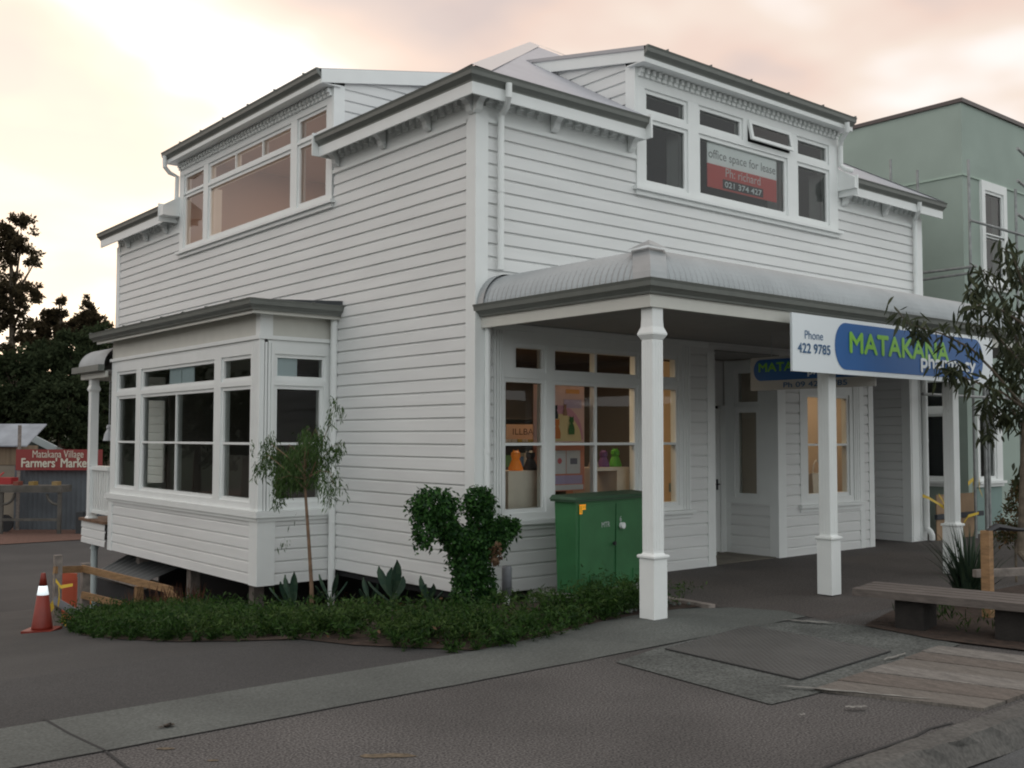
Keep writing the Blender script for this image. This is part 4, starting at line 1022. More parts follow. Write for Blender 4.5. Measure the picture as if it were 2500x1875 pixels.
PW = mat('stencil_white', (.55, .6, .58), .7)
text('stencil_text', 'MTR', FC, .44, .70, .014, .15, .055, PW, ca); text('stencil_text', '6', FC, .775, .745, .014, .035, .055, PW, ca)
mb = MB(); FC.box(mb, 1.26, 1.36, .012, .016, .87, .93); mb.build('white_label', WTRIM, ca)
mb = MB(); FC.box(mb, -.08, 1.5, -.55, .06, -.08, .045); mb.build('concrete_plinth', mat('plinth_concrete', (.20, .20, .18), .9, var=.15, vscale=5), ca)

# ------------------------------------------------------------------ shop signs
SGW = mat('sign_white', (.80, .85, .88), .35); SGB = mat('sign_blue', (.018, .115, .345), .45, var=.04, vscale=3); SGG = mat('sign_lime', (.22, .52, .06), .4); SGT = mat('sign_text_blue', (.04, .12, .25), .4)
def pill(mb, fr, u0, u1, z0, z1, off, n=14, skew=0):
    r_ = (z1-z0)/2; P = []
    for i in range(n+1): a = math.pi/2+math.pi*i/n; P.append(fr.p(u0+r_*.8+r_*.8*math.cos(a), off, (z0+z1)/2+r_*math.sin(a)))
    for i in range(n+1): a = -math.pi/2+math.pi*i/n; P.append(fr.p(u1-r_*.8+r_*.8*math.cos(a), off, (z0+z1)/2+r_*math.sin(a)))
    mb.face(P)
fsn = FR((0, -2.56, 0), (1, 0, 0), (0, -1, 0))
sg = thing('fascia_sign', (4.0, -2.57, 2.30), 'long white and blue pharmacy sign board fixed along the veranda beam', 'sign')
mb = MB(); fsn.box(mb, 1.95, 6.12, 0, .025, 2.305, 2.885); mb.build('board', SGW, sg)
mb = MB(); pill(mb, fsn, 2.68, 5.86, 2.355, 2.845, .029); mb.build('blue_panel', SGB, sg)
text('lettering', 'Phone', fsn, 2.155, 2.635, .029, .315, .085, SGT, sg); text('lettering', '422 9785', fsn, 2.035, 2.495, .029, .56, .095, SGT, sg, bold=.03)
text('lettering', 'MATAKANA', fsn, 2.95, 2.545, .033, 2.06, .205, SGG, sg, bold=.055); text('lettering', 'pharmacy', fsn, 4.38, 2.40, .035, 1.27, .195, SGW, sg, bold=.045)
hn = FR((3.62, 0, 0), (0, -1, 0), (-1, 0, 0))
sg = thing('hanging_sign', (3.64, -1.65, 2.21), 'smaller pharmacy sign hanging crosswise under the veranda', 'sign')
mb = MB(); hn.box(mb, .80, 2.47, -.03, 0, 2.215, 2.615); mb.build('board', mat('hanging_sign_shaded_white', (.48, .46, .43), .5), sg)  # white darkened: shade of the veranda roof put into the colour
mb = MB(); pill(mb, hn, .85, 2.40, 2.33, 2.585, .004); mb.build('blue_panel', SGB, sg)
text('lettering', 'MATAKANA', hn, .93, 2.44, .008, 1.0, .10, SGG, sg, bold=.05); text('lettering', 'pharmacy', hn, 1.62, 2.355, .009, .62, .095, SGW, sg, bold=.04); text('lettering', 'Ph 09 422 9785', hn, 1.28, 2.24, .004, .85, .06, SGT, sg, bold=.03)
mb = MB(); mb.tube([(3.635, -1.1, 2.61), (3.635, -1.1, 2.88)], .006, 6); mb.build('hanger', GALV, sg); mb = MB(); mb.tube([(3.635, -2.2, 2.61), (3.635, -2.2, 2.88)], .006, 6); mb.build('hanger', GALV, sg)
ls = thing('lease_sign', (4.58, .06, 4.93), 'red and white office space for lease board inside the front dormer window', 'sign')
lf = FR((0, .034, 0), (1, 0, 0), (0, -1, 0))
mb = MB(); lf.box(mb, 3.845, 5.34, -.01, 0, 5.245, 5.52); mb.build('white_half', mat('lease_white', (.95, .96, .97), .4), ls)
mb = MB(); lf.box(mb, 3.845, 5.34, -.01, 0, 4.93, 5.244); mb.build('red_half', mat('lease_red', (.60, .07, .06), .45), ls)
text('lettering', 'office space for lease', lf, 3.87, 5.285, .003, 1.44, .155, mat('lease_grey', (.25, .25, .26), .5), ls); text('lettering', 'Ph: richard', lf, 4.22, 5.115, .003, .75, .115, mat('lease_pale', (.75, .68, .68), .5), ls)
mb = MB(); lf.box(mb, 4.16, 5.03, 0, .002, 4.955, 5.075); mb.build('number_panel', BLACKM, ls); text('lettering', '021 374 427', lf, 4.2, 4.975, .004, .79, .075, SGW, ls, bold=.04)

# ------------------------------------------------------------------ things in the shop windows
iw = lambda y: FR((0, y, 0), (1, 0, 0), (0, -1, 0))
pf_ = iw(.30); ps = thing('shop_poster', (1.15, .3, 1.0), 'tall pink poster with cat shapes hanging in the left of the shop window', 'poster')
cm = lambda n, c, e=.0: mat(n, c, .5, emit=(c if e else None), es=e)
mb = MB(); mb.mat(cm('poster_pink', (.78, .52, .50))); pf_.box(mb, .80, 1.60, -.008, 0, 1.585, 2.25)
mb.mat(cm('poster_magenta', (.66, .32, .42))); mb.face([pf_.p(1.22+.36*math.cos(a), .002, 1.62+.40*math.sin(a)) for a in np.linspace(0, math.pi, 16)])
mb.mat(cm('poster_yellow', (.76, .60, .32))); mb.face([pf_.p(1.22+.33*math.cos(a), .004, 1.60+.32*math.sin(a)) for a in np.linspace(0, math.pi, 16)])
mb.mat(cm('poster_orange', (.80, .38, .14))); pf_.box(mb, .95, 1.08, .0, .003, 2.14, 2.22); pf_.box(mb, 1.30, 1.52, 0, .003, 2.16, 2.21)
mb.mat(cm('poster_lilac', (.55, .42, .58))); pf_.box(mb, 1.27, 1.55, 0, .0035, 1.99, 2.09)
mb.build('upper_sheet', None, ps)
def catshape(mb, cx, cz, s_, off):
    P = [(-.5, 0), (.5, 0), (.55, .5), (.4, .95), (.22, 1.2), (.38, 1.4), (.34, 1.75), (.36, 2.0), (.18, 1.85), (-.18, 1.85), (-.36, 2.0), (-.34, 1.75), (-.38, 1.4), (-.22, 1.2), (-.4, .95), (-.55, .5)]
    mb.face([pf_.p(cx+x*s_*.42, off, cz+z*s_*.5) for x, z in P])
for cx, cz, s_, nm, c in ((1.15, 1.63, .24, 'cat_orange', (.62, .18, .04)), (1.38, 1.68, .22, 'cat_green', (.05, .16, .05)), (1.13, 1.86, .17, 'cat_black', (.02, .02, .03)), (1.28, 1.90, .14, 'cat_tan', (.34, .18, .12))):
    mb = MB(); catshape(mb, cx, cz, s_, .006+.001*len(nm)); mb.build('cat_picture', cm(nm, c), ps)
mb = MB(); mb.mat(cm('poster_red', (.62, .22, .14))); pf_.box(mb, .80, 1.60, -.008, 0, 1.02, 1.575)
mb.mat(cm('poster_paper', (.62, .60, .62))); pf_.box(mb, 1.0, 1.30, 0, .003, 1.22, 1.49); pf_.box(mb, 1.31, 1.53, 0, .003, 1.22, 1.49)
mb.mat(cm('poster_violet', (.42, .33, .52))); pf_.box(mb, 1.0, 1.56, 0, .003, 1.10, 1.20)
mb.mat(cm('poster_paper', (.6, .6, .6))); pf_.box(mb, .82, 1.58, 0, .0025, 1.03, 1.09)
mb.mat(cm('poster_grey', (.16, .15, .2))); pf_.box(mb, 1.37, 1.48, .0, .005, 1.33, 1.40); mb.mat(cm('poster_mark', (.55, .1, .12))); mb.face([pf_.p(1.2+.035*math.cos(a), .005, 1.37+.035*math.sin(a)) for a in np.linspace(0, 6, 9)])
mb.build('lower_sheet', None, ps)
f5 = iw(.9); t = thing('shelf_sign', (.7, .92, 1.66), 'small cream sign with dark capitals at the back of the shop window', 'sign'); mb = MB(); f5.box(mb, .42, 1.02, -.01, 0, 1.62, 1.80); mb.build('board', mat('cream_card', (.62, .50, .36), .6), t); text('lettering', 'ILLBAG', f5, .52, 1.675, .003, .42, .075, mat('card_text', (.12, .08, .06), .6), t)
PLY = mat('display_white', (.74, .66, .58), .5, var=.04, vscale=8)
mb = MB(); mb.box(.45, .91, .18, .55, .5, 1.27); mb.build('display_plinth', PLY, label='pale plain display box in the left pane of the shop window', cat='display box')
def figure(x, y, z, s_, m, lab):
    mb = MB(); mb.lathe((x, y, z), [(.10*s_, 0), (.105*s_, .03*s_), (.08*s_, .10*s_), (.055*s_, .16*s_), (.07*s_, .20*s_), (.066*s_, .25*s_), (.02*s_, .28*s_)], 14)
    for sx in (-1, 1): mb.lathe((x+sx*.042*s_, y, z+.235*s_), [(.024*s_, 0), (.003*s_, .06*s_)], 6)
    mb.build('cat_figurine', m, smooth=False, label=lab, cat='figurine', group='cat figurines in the shop window')
figure(.62, .34, 1.271, .8, cm('figurine_orange_glow', (.80, .22, .02), .12), 'orange cat figurine on the pale display box'); figure(.84, .34, 1.271, .8, cm('figurine_black', (.01, .01, .012)), 'black cat figurine on the pale display box, beside the orange one')  # orange one has a little emission added to look lit
ds = thing('display_shelf', (2.05, .4, .5), 'white open cube shelf in the right pane of the shop window', 'shelf')
mb = MB(); mb.box(1.72, 2.33, .2, .55, 1.245, 1.285); mb.build('top', PLY, ds); mb = MB(); mb.box(1.72, 1.755, .2, .55, .5, 1.244); mb.build('side', PLY, ds); mb = MB(); mb.box(2.12, 2.33, .2, .55, .5, 1.244); mb.build('side', PLY, ds)
figure(2.03, .36, 1.286, .72, cm('figurine_purple', (.16, .06, .20)), 'purple cat figurine on the white cube shelf'); figure(2.23, .36, 1.286, .78, cm('figurine_green', (.08, .34, .03)), 'green cat figurine at the right end of the white cube shelf'); figure(1.86, .36, 1.286, .62, cm('figurine_grey', (.35, .3, .26)), 'small grey cat figurine at the left end of the white cube shelf')
for i, (x, z1, w_) in enumerate(((1.60, 1.83, .12), (1.66, 1.25, .14))):
    mb = MB(); mb.box(x-w_/2, x+w_/2, .40+.2*(1-i), .52+.2*(1-i), .3, z1); mb.build('product_box', mat('box_card%d' % i, ((.62, .38, .28), (.55, .30, .20))[i], .6, var=.1, vscale=9), label=('tall narrow pink-brown carton standing behind the window mullion', 'lower brown carton standing against the white cube shelf')[i], cat='carton')
mb = MB(); mb.box(2.86, 3.19, .30, .33, .5, 2.62); mb.build('tan_board', mat('tan_panel_glow', (.75, .50, .27), .6, var=.04, vscale=6, emit=(.8, .45, .2), es=.10), label='tall tan panel in the narrow pane right of the corner veranda post', cat='board')  # faint emission stands in for shop light on the panel
mb = MB(); mb.box(3.02, 3.10, .296, .299, .95, 1.06); mb.build('opening_hours_card', mat('card_blue', (.35, .5, .5), .5), label='small pale blue card on the tall tan panel', cat='card')
for o_n, dx_n in (('shop_poster', .27), ('display_plinth', .15), ('display_shelf', .2), ('tan_board', .34), ('opening_hours_card', .34), ('shelf_sign', .74), ('product_box', .42)):
    for o in bpy.data.objects:
        if o.name.split('.')[0] == o_n and o.parent is None: o.location.x += dx_n
for o in bpy.data.objects:
    if o.name.startswith('cat_figurine'): o.location.x += .22
# shelving inside the shop, with rows of goods
rk = thing('shop_shelving', (2.0, 2.75, .25), 'dark shelves full of small goods at the back of the lit shop', 'shelving')
mb = MB(); mb.mat(ROOMD)
for z in (.5, .85, 1.2, 1.55, 1.9): mb.box(.2, 3.7, 2.7, 2.98, z, z+.025)
mb.mat(cm('goods_pale', (.5, .45, .4)))
cols = [cm('goods_%d' % i, c) for i, c in enumerate([(.5, .1, .1), (.5, .5, .52), (.1, .2, .4), (.45, .35, .1), (.15, .3, .15), (.6, .55, .5)])]
for z in (.525, .875, 1.225, 1.575):
    x = .25
    while x < 3.6:
        w_ = random.uniform(.05, .14); mb.mat(random.choice(cols)); mb.box(x, x+w_*.85, 2.72, 2.82, z, z+random.uniform(.10, .25)); x += w_
mb.build('shelves', None, rk)
rk = thing('shop_rack', (5.9, 1.6, .3), 'dark narrow rack of goods seen through the side window of the door recess', 'rack')
mb = MB(); mb.mat(ROOMD); mb.box(5.6, 6.0, .6, .62, .3, 2.2)
for z in np.arange(.6, 2.2, .22):
    mb.mat(ROOMD); mb.box(5.58, 5.95, .15, 1.6, z, z+.02); y = .2
    while y < 1.5: w_ = random.uniform(.05, .12); mb.mat(random.choice(cols)); mb.box(5.62, 5.75, y, y+w_*.8, z+.02, z+random.uniform(.08, .18)); y += w_
mb.build('shelves', None, rk)
ch = thing('white_bag', (6.28, .38, .70), 'white carrier bag with looped handle in the right hand shop window', 'bag')
mb = MB(); mb.hexa([(6.12, .30, .6), (6.50, .30, .6), (6.50, .45, .6), (6.12, .45, .6), (6.14, .34, 1.12), (6.47, .34, 1.12), (6.47, .41, 1.12), (6.14, .41, 1.12)]); mb.build('body', PLY, ch)
mb = MB(); mb.tube([(6.2+.1*(1-math.cos(a)), .375, 1.11+.2*math.sin(a)) for a in np.linspace(0, math.pi, 9)], .012, 6); mb.build('handle', PLY, ch)
for i, (z, lab) in enumerate(((1.5, 'upper'), (1.24, 'lower'))):
    mb = MB(); mb.lathe((6.02, .4, z), [(.045, 0), (.045, .12), (.02, .16), (.02, .22)], 10); mb.build('purple_bottle', cm('bottle_purple', (.10, .05, .30)), label=lab+' purple bottle at the left edge of the right hand shop window', cat='bottle')
for o in bpy.data.objects:
    if o.name == 'white_bag' or o.name.startswith('purple_bottle'): o.location.x += .42
# display board behind the bay transoms and partition inside the office
for i, (a, b) in enumerate(((5.14, 5.57), (5.585, 6.02))):
    mb = MB(); FB.box(mb, a, b, -.075, -.06, 2.37, 2.63); mb.build('transom_board', mat('white_board', (.62, .70, .74), .6), label=('white board in the middle transom of the bay, street side half', 'white board in the middle transom of the bay, rear half')[i], cat='board', group='white boards in the bay transoms')
mb = MB(); FS.box(mb, -.78, -.48, -.075, -.06, 2.37, 2.63); mb.build('transom_board', mat('white_board', (.62, .70, .74), .6), label='white board in the narrow street-facing transom of the bay', cat='board', group='white boards in the bay transoms')

# ------------------------------------------------------------------ bench and street planting
bn = thing('park_bench', (1.7, -4.4, 0), 'long weathered timber bench on dark block legs at the edge of the street bed', 'bench')
BW = mat('bench_timber', (.112, .094, .084), .8, var=.25, vscale=6, stretch=(5, .5, 5), bump=.5, bscale=12); BD = mat('dark_sleeper', (.020, .017, .015), .9, var=.3, vscale=8, bump=.6)
bd = Vector((.218, -.976, 0)); bs = Vector((.976, .218, 0)); b0 = Vector((1.43, -3.55, 0)); ln_ = 3.4
bench_y = FR(b0, bd, -bs)
for i in range(4):
    mb = MB(); o0 = -i*.148; bench_y.box(mb, random.uniform(-.015, .015), ln_, o0-.124, o0, .27, .335); mb.build('seat_slat', BW, bn)
for u in (.32, 1.12, 2.6):
    mb = MB(); bench_y.box(mb, u, u+.24, -.48, -.10, -.02, .268); mb.build('leg', BD, bn)
def blade(mb, base, a, h_, lean, w_, n=6):
    dx, dy = math.cos(a), math.sin(a); sx, sy = -dy, dx; pl = None
    for i in range(n+1):
        t_ = i/n; c = (base[0]+dx*lean*t_**1.8, base[1]+dy*lean*t_**1.8, base[2]+h_*(t_-.12*t_**3*(lean/h_)*2)); ww = w_*(1-t_**2.5)+.0005
        q = ((c[0]+sx*ww, c[1]+sy*ww, c[2]), (c[0]-sx*ww, c[1]-sy*ww, c[2]))
        if pl: mb.face([pl[0], q[0], q[1], pl[1]])
        pl = q
mb = MB()
for i in range(170):
    a = random.uniform(0, 6.28); rr = random.uniform(0, .14)
    blade(mb, (3.35+rr*math.cos(a), -3.62+rr*math.sin(a), .01), a+random.gauss(0, .3), random.uniform(.35, .85), random.uniform(.05, .5), .011)
mb.build('flax_plant', LF_FLAX, label='dark strappy leaved plant behind the bench', cat='plant')
mb = MB(); S_ = at(1600+1990/2.4578, 1200+430/2.4578, X=2.75); mb.box(2.72, 2.80, -4.13, -4.05, 0, .80); mb.build('tree_stake', TIMB, label='square raw pine stake beside the street tree', cat='stake')
mb = MB(); mb.tube([(2.76, -4.10, .79), (2.9, -4.12, .83), (3.1, -4.2, .80), (3.4, -4.32, .78), (3.62, -4.42, .78)], [.02, .035, .02, .018, .018], 6); mb.build('tree_tie', BLACKM, label='black rubber tie running from the pine stake to the street tree', cat='tree tie')
mb = MB(); mb.beam((2.9, -3.9, .38), (4.8, -4.6, .36), .05, .07); mb.build('low_rail', OLDT, label='low dark timber rail behind the bench', cat='rail')
# street tree
stt = thing('street_tree', (3.66, -4.45, 0), 'street tree with large drooping dark leaves partly covering the blue sign', 'tree')
def tpt(px, py, d_): return at(px, py, D=d_)
TD = 11.2
base = Vector((3.66, -4.45, 0))
j0 = tpt(2500, 1050, 11.0)
mb = MB(); mb.tube([base, tpt(2492, 1350, 11.1), tpt(2500, 1100, 11.1), tpt(2515, 850, 11.1), tpt(2500, 650, 11.2)], [.045, .04, .035, .028, .015], 9)
limbs = [[(2505, 1000, 11.1), (2420, 900, 10.9), (2370, 850, 10.8), (2300, 815, 10.8), (2215, 790, 10.8), (2185, 750, 10.8)],
         [(2512, 900, 11.1), (2470, 800, 11.3), (2440, 720, 11.3), (2400, 660, 11.3), (2375, 665, 11.2)],
         [(2512, 850, 11.1), (2500, 700, 11.0), (2470, 620, 11.0), (2440, 600, 11.0)],
         [(2505, 1000, 11.1), (2450, 960, 10.9), (2350, 920, 10.9), (2290, 900, 10.9)],
         [(2505, 1050, 11.1), (2470, 1000, 11.4), (2430, 1010, 11.4), (2405, 1060, 11.4)],
         [(2512, 850, 11.1), (2560, 700, 11.1), (2600, 600, 11.2)], [(2505, 1000, 11.1), (2580, 900, 10.9), (2640, 800, 10.9)], [(2512, 800, 11.1), (2450, 760, 10.8), (2400, 740, 10.7), (2360, 760, 10.7)],
         [(2505, 900, 11.1), (2460, 850, 11.0), (2420, 800, 11.0), (2340, 790, 11.0)]]
lt = []
for l_ in limbs:
    P = [tpt(*q) for q in l_]; mb.tube(P, [.016*(1-.8*i/(len(P)-1)) for i in range(len(P))], 6); lt.append(P)
mb.build('trunk', BARK, stt)
mb = MB()
def bigleaf(mb, p, ln, wd):
    d = Vector((random.gauss(0, .55), random.gauss(0, .55), random.gauss(-.75, .35))).normalized(); s = d.cross(Vector((random.gauss(0, 1), random.gauss(0, 1), .3))).normalized(); nrm = s.cross(d)
    pts = []; pr_ = None
    for t_, w_ in ((0, .05), (.25, .8), (.5, 1), (.78, .6), (1, .02)):
        c = p+d*ln*t_+nrm*(-.12*ln*t_*t_)+Vector((0, 0, -.15*ln*t_*t_)); q = (c+s*wd*w_/2+nrm*wd*w_*.16, c, c-s*wd*w_/2+nrm*wd*w_*.16)
        k = len(mb.v); mb.v += [tuple(x) for x in q]
        if pr_ is not None:
            for a in (0, 1): mb.f.append((pr_+a, k+a, k+a+1, pr_+a+1)); mb.m.append(mb.cur)
        pr_ = k
for P in lt:
    n = len(P)-1
    for t in np.linspace(.30, 1, 18):
        i = min(n-1, int(t*n)); p = P[i].lerp(P[i+1], t*n-i)
        for q in range(4): bigleaf(mb, p+Vector((random.gauss(0, .07), random.gauss(0, .07), random.gauss(0, .06))), random.uniform(.09, .18), random.uniform(.026, .042))
for c, r_, n in (((2475, 900, 11.2), .27, 150), ((2505, 1010, 11.2), .22, 100), ((2490, 1150, 11.2), .12, 10), ((2480, 770, 11.2), .24, 80), ((2570, 850, 11.2), .5, 260), ((2420, 985, 11.2), .14, 45), ((2470, 670, 11.2), .15, 50), ((2380, 700, 11.2), .13, 40), ((2250, 800, 10.8), .13, 34), ((2330, 900, 10.9), .12, 34), ((2420, 1060, 11.3), .08, 14)):
    for p in ball(tpt(*c), (r_, r_, r_), n, .1): bigleaf(mb, Vector(p), random.uniform(.09, .18), random.uniform(.026, .042))
mb.build('foliage', LF_TREE, stt)
rs_ = thing('small_shrub', (4.35, -3.95, 0), 'small bushy shrub with reddish leaf tips at the right behind the bench', 'shrub')
mb = MB(); c0 = tpt(2478, 1275, 11.9)
for k, (dx_2, dz_, rr) in enumerate(((0, 0, .22), (.05, .22, .16), (-.12, -.12, .16), (.08, .38, .10), (.15, -.1, .2))): leaves(mb, ball((c0.x+dx_2, c0.y-dx_2*.5, c0.z+dz_), (rr, rr, rr), 420, .2), .06, .018, droop=-.2)
mb.build('foliage', LF_RED, rs_)
mb = MB(); mb.tube([(c0.x, c0.y, 0), (c0.x, c0.y, c0.z)], .015, 6); mb.build('stem', BARK, rs_)

# ------------------------------------------------------------------ green building, scaffold, hoarding
gb_ = thing('green_building', (14, 6, 0), 'pale green rendered two storey building beyond the pharmacy, with white window surrounds', 'building')
GX = 10.6; FG = FR((0, 0, 0), (1, 0, 0), (0, -1, 0)); FGL = FR((GX, 0, 0), (0, 1, 0), (-1, 0, 0))
mb = MB(); rectgrid(mb, FG, (GX, 21, 0, 7.46), [(11.36, 11.96, 4.47, 6.02), (13.6, 14.2, 4.47, 6.02), (10.95, 11.55, .95, 2.1), (12.9, 15, .8, 2.6)], 0, .15)
rectgrid(mb, FGL, (0, 12, 0, 7.46), [(.36, .80, .95, 2.62)], 0, .15)
mb.face([(GX, 0, 7.46), (21, 0, 7.46), (21, 12, 7.46), (GX, 12, 7.46)]); mb.face([(21, 0, 0), (21, 12, 0), (21, 12, 7.46), (21, 0, 7.46)])
mb.build('wall', GREENW, gb_)
mb = MB(); mb.box(GX-.04, 21, -.04, .05, 7.461, 7.53); mb.box(GX-.04, GX+.05, .0505, 12, 7.4615, 7.5295); mb.build('roof_capping', mat('brown_capping', (.10, .08, .075), .5), gb_)
mb = MB(); FGL.box(mb, 0.0, 12, 0, .022, 6.18, 6.215); FG.box(mb, GX-.02, 21, 0, .0215, 6.181, 6.214); mb.build('band_moulding', mat('pale_green_trim', (.40, .50, .43), .7), gb_)
window(gb_, FG, (11.19, 12.14, 4.36, 6.19), [[(11.36, 11.96, 5.27, 5.98)], [(11.36, 11.96, 4.50, 5.19)]], sash=.05, proud=.05, sill=.03)
window(gb_, FG, (13.43, 14.37, 4.36, 6.19), [[(13.6, 14.2, 5.27, 5.98)], [(13.6, 14.2, 4.50, 5.19)]], sash=.05, proud=.05, sill=.03)
window(gb_, FG, (10.85, 11.76, .90, 2.2), [[(10.98, 11.50, .98, 2.04)]], sash=.05, proud=.05, sill=.03)
window(gb_, FGL, (.25, .90, .90, 2.72), [[(.42, .78, .98, 2.02)], [(.42, .78, 2.2, 2.62)]], sash=.04, proud=.04, sill=.03)
mb = MB(); mb.box(GX+.3, 20, .4, 5, 4.2, 6.3); mb.box(GX+.25, 20, .3, 5, .3, 3); mb.build('interior', mat('dim_interior', (.06, .065, .07), .9), gb_)
mb = MB(); FG.box(mb, 10.85, 11.76, 0, .02, .06, .80); mb.build('lower_panel', mat('green_panel', (.20, .29, .27), .6, var=.05, vscale=3), gb_)
sc = thing('scaffolding', (10.2, -.6, 0), 'grey steel tube scaffolding standing in front of the green building', 'scaffolding')
SCM = mat('scaffold_tube', (.30, .31, .31), .5, var=.2, vscale=10, metal=.3)
def scp(a, b, r_=.024): mb = MB(); mb.tube([a, b], r_, 8); mb.build('tube', SCM, sc)
def a6(x, y): return (1900+x/2.37, 200+y/2.37)
p = at(*a6(1100, 450), Y=-.35); vx = p.x; scp((vx, -.35, 0), (vx, -.35, p.z))
p = at(*a6(1372, 620), Y=-.6); vx2 = p.x; scp((vx2, -.6, 0), (vx2, -.6, p.z))
a_ = at(*a6(1110, 800), Y=-.4); b_ = at(*a6(1422, 890), Y=-.65); scp(a_, b_)
for y1, y2, X_ in ((1105, 1060, 10.1), (1145, 1095, 10.1)):
    a_ = at(*a6(832, y1), X=X_); b_ = at(*a6(1150, y2+6), X=X_); scp(a_, b_)
for x_, y_ in ((650, 450), (805, 510)):
    p = at(*a6(x_, y_), X=10.25); scp((p.x, p.y, 0), tuple(p))
for y_ in (385, 570, 765):
    a_ = at(*a6(1385, y_), Y=-.9); scp(a_, (a_.x+1.6, -.55, a_.z))
p = at(1700+1850/2.765, 650+880/2.765, Y=-.5); scp((p.x-1.5, -.5, p.z+.0), (p.x+2.5, -.5, p.z))
for dx_3 in (.12, .0):
    p = at(2412-dx_3*60, 1050, Y=-.45); scp((p.x, -.45, 0), (p.x, -.45, 2.9), .03)
ho = thing('plywood_hoarding', (9.95, -.15, 0), 'low plywood barrier between the white and green buildings', 'barrier')
PB = mat('plywood', (.30, .20, .12), .8, var=.15, vscale=4)
mb = MB(); mb.box(9.22, 10.55, -.16, -.14, 0, .33); mb.build('lower_board', PB, ho); mb = MB(); mb.box(9.22, 10.55, -.16, -.14, .42, .73); mb.build('upper_board', PB, ho); mb = MB(); mb.box(9.2, 10.75, -.18, -.13, .335, .415); mb.build('rail', mat('dark_rail', (.03, .035, .045), .6), ho)
YT = mat('yellow_tape', (.62, .42, .03), .5)
def tape(name, pts, lab, w_=.05, grp='yellow barrier tapes'):
    mb = MB()
    for a, b in zip(pts, pts[1:]):
        a = Vector(a); b = Vector(b); s = Vector((random.uniform(-.3, .3), random.uniform(-.3, .3), 1)).normalized()*w_/2
        mb.face([a-s, b-s*.8, b+s*.8, a+s])
        mb.face([a-s+Vector((0, .002, 0)), b-s*.8+Vector((0, .002, 0)), b+s*.8+Vector((0, .002, 0)), a+s+Vector((0, .002, 0))])
    mb.build(name, YT, label=lab, cat='tape', group=grp)
def b2(x, y, Y): return tuple(at(2200+x/3.903, 1150+y/3.903, Y=Y))
tape('barrier_tape', [b2(205, 235, -.4), b2(260, 255, -.4), b2(370, 320, -.4), b2(435, 370, -.4), b2(430, 440, -.4)], 'yellow tape stretched from the downpipe to behind the white post')
tape('barrier_tape', [b2(360, 225, -.42), b2(390, 270, -.42), b2(425, 350, -.42)], 'loose yellow tape end sticking up left of the third veranda post')
tape('barrier_tape', [b2(600, 490, -.45), b2(640, 430, -.45), b2(740, 400, -.45)], 'yellow tape tied low on the scaffold, right of the third veranda post')
tape('barrier_tape', [b2(640, 120, -.5), b2(690, 75, -.5), b2(685, 150, -.5), b2(685, 240, -.5)], 'yellow tape knotted round the scaffold tube', .07)
tape('barrier_tape', [b2(745, 70, -.5), b2(745, 160, -.5), b2(775, 240, -.5), b2(775, 330, -.5)], 'yellow tape hanging in front of the green panel', .07)
mb = MB(); c = Vector(b2(790, 560, -1.2)); mb.lathe((6.9, -2.9, 0), [(.16, 0), (.16, .08), (.05, .1), (.05, .2)], 12) if 0 else None

# ------------------------------------------------------------------ cone and timber barrier at the driveway
cn = thing('traffic_cone', (-2.93, 4.85, gz(0, 4.85)), 'orange traffic cone with one white reflective band on the driveway', 'traffic cone')
zc_ = gz(0, 4.85); OR = mat('cone_orange', (.21, .024, .013), .5, var=.1, vscale=6)
mb = MB(); mb.lathe((-2.93, 4.85, zc_), [(.125, .03), (.12, .06), (.068, .44)], 20); mb.build('lower_body', OR, cn, smooth=True)
mb = MB(); mb.lathe((-2.93, 4.85, zc_), [(.0685, .441), (.049, .55)], 20); mb.build('reflective_band', mat('reflective_white_glow', (.9, .95, .95), .3, emit=(.85, .95, 1), es=.75), cn, smooth=True)  # band shines by added emission in place of reflected light
mb = MB(); mb.lathe((-2.93, 4.85, zc_), [(.0485, .551), (.026, .70), (.02, .705)], 20); mb.build('tip', OR, cn, smooth=True)
mb = MB(); mb.obox((-2.93, 4.85), (.8, -.6), .36, .36, zc_, zc_+.03); mb.build('base', OR, cn)
gzz = lambda x, y: gz(x, y)
tb = thing('timber_barrier', (-2.0, 5.4, gz(0, 5.4)), 'temporary pine rail fence standing at the rear end of the garden bed', 'barrier')
P1, P2, P3, P4_ = (-2.58, 5.48), (-2.12, 5.83), (-1.66, 5.1), (-1.45, 4.62)
def pst(p, w_, top, m, nm='post'): mb = MB(); mb.box(p[0]-w_/2, p[0]+w_/2, p[1]-w_/2, p[1]+w_/2, gz(*p)-.05, top); mb.build(nm, m, tb)
pst(P1, .09, .11, OLDT); pst(P2, .10, -.06, OLDT); pst(P3, .09, -.33, TIMB); pst(P4_, .09, -.30, TIMB)
def rl(a, b, za, zb_, m=TIMB, w_=.035, h_=.09): mb = MB(); mb.beam((a[0]-.06, a[1]-.06, za), (b[0]-.06, b[1]-.06, zb_), w_, h_); mb.build('rail', m, tb)
rl(P1, P2, -.07, -.13); rl((P2[0], P2[1]), (P4_[0]+.02, P4_[1]-.05), -.12, -.32); rl((P2[0], P2[1]), (P3[0], P3[1]), -.47, -.60); rl(P1, (-2.1, 5.1), -.45, -.80, mat('grey_brace', (.22, .22, .24), .8)); rl((-1.45, 4.6), (-1.25, 4.25), -.33, -.62, TIMB)
mr = thing('mesh_barrier', (-2.38, 5.9, gz(0, 5.9)), 'red and orange plastic barrier panel behind the pine posts', 'barrier')
ma = mat('barrier_red', (.62, .13, .07), .5)
def cy_(x, y): return at(80+x/5.53, 1330+y/5.53, Y=6.15)
a_, b_ = cy_(355, 430), cy_(590, 440); mb = MB(); mb.beam(a_, b_, .03, .11); mb.build('top_bar', ma, mr)
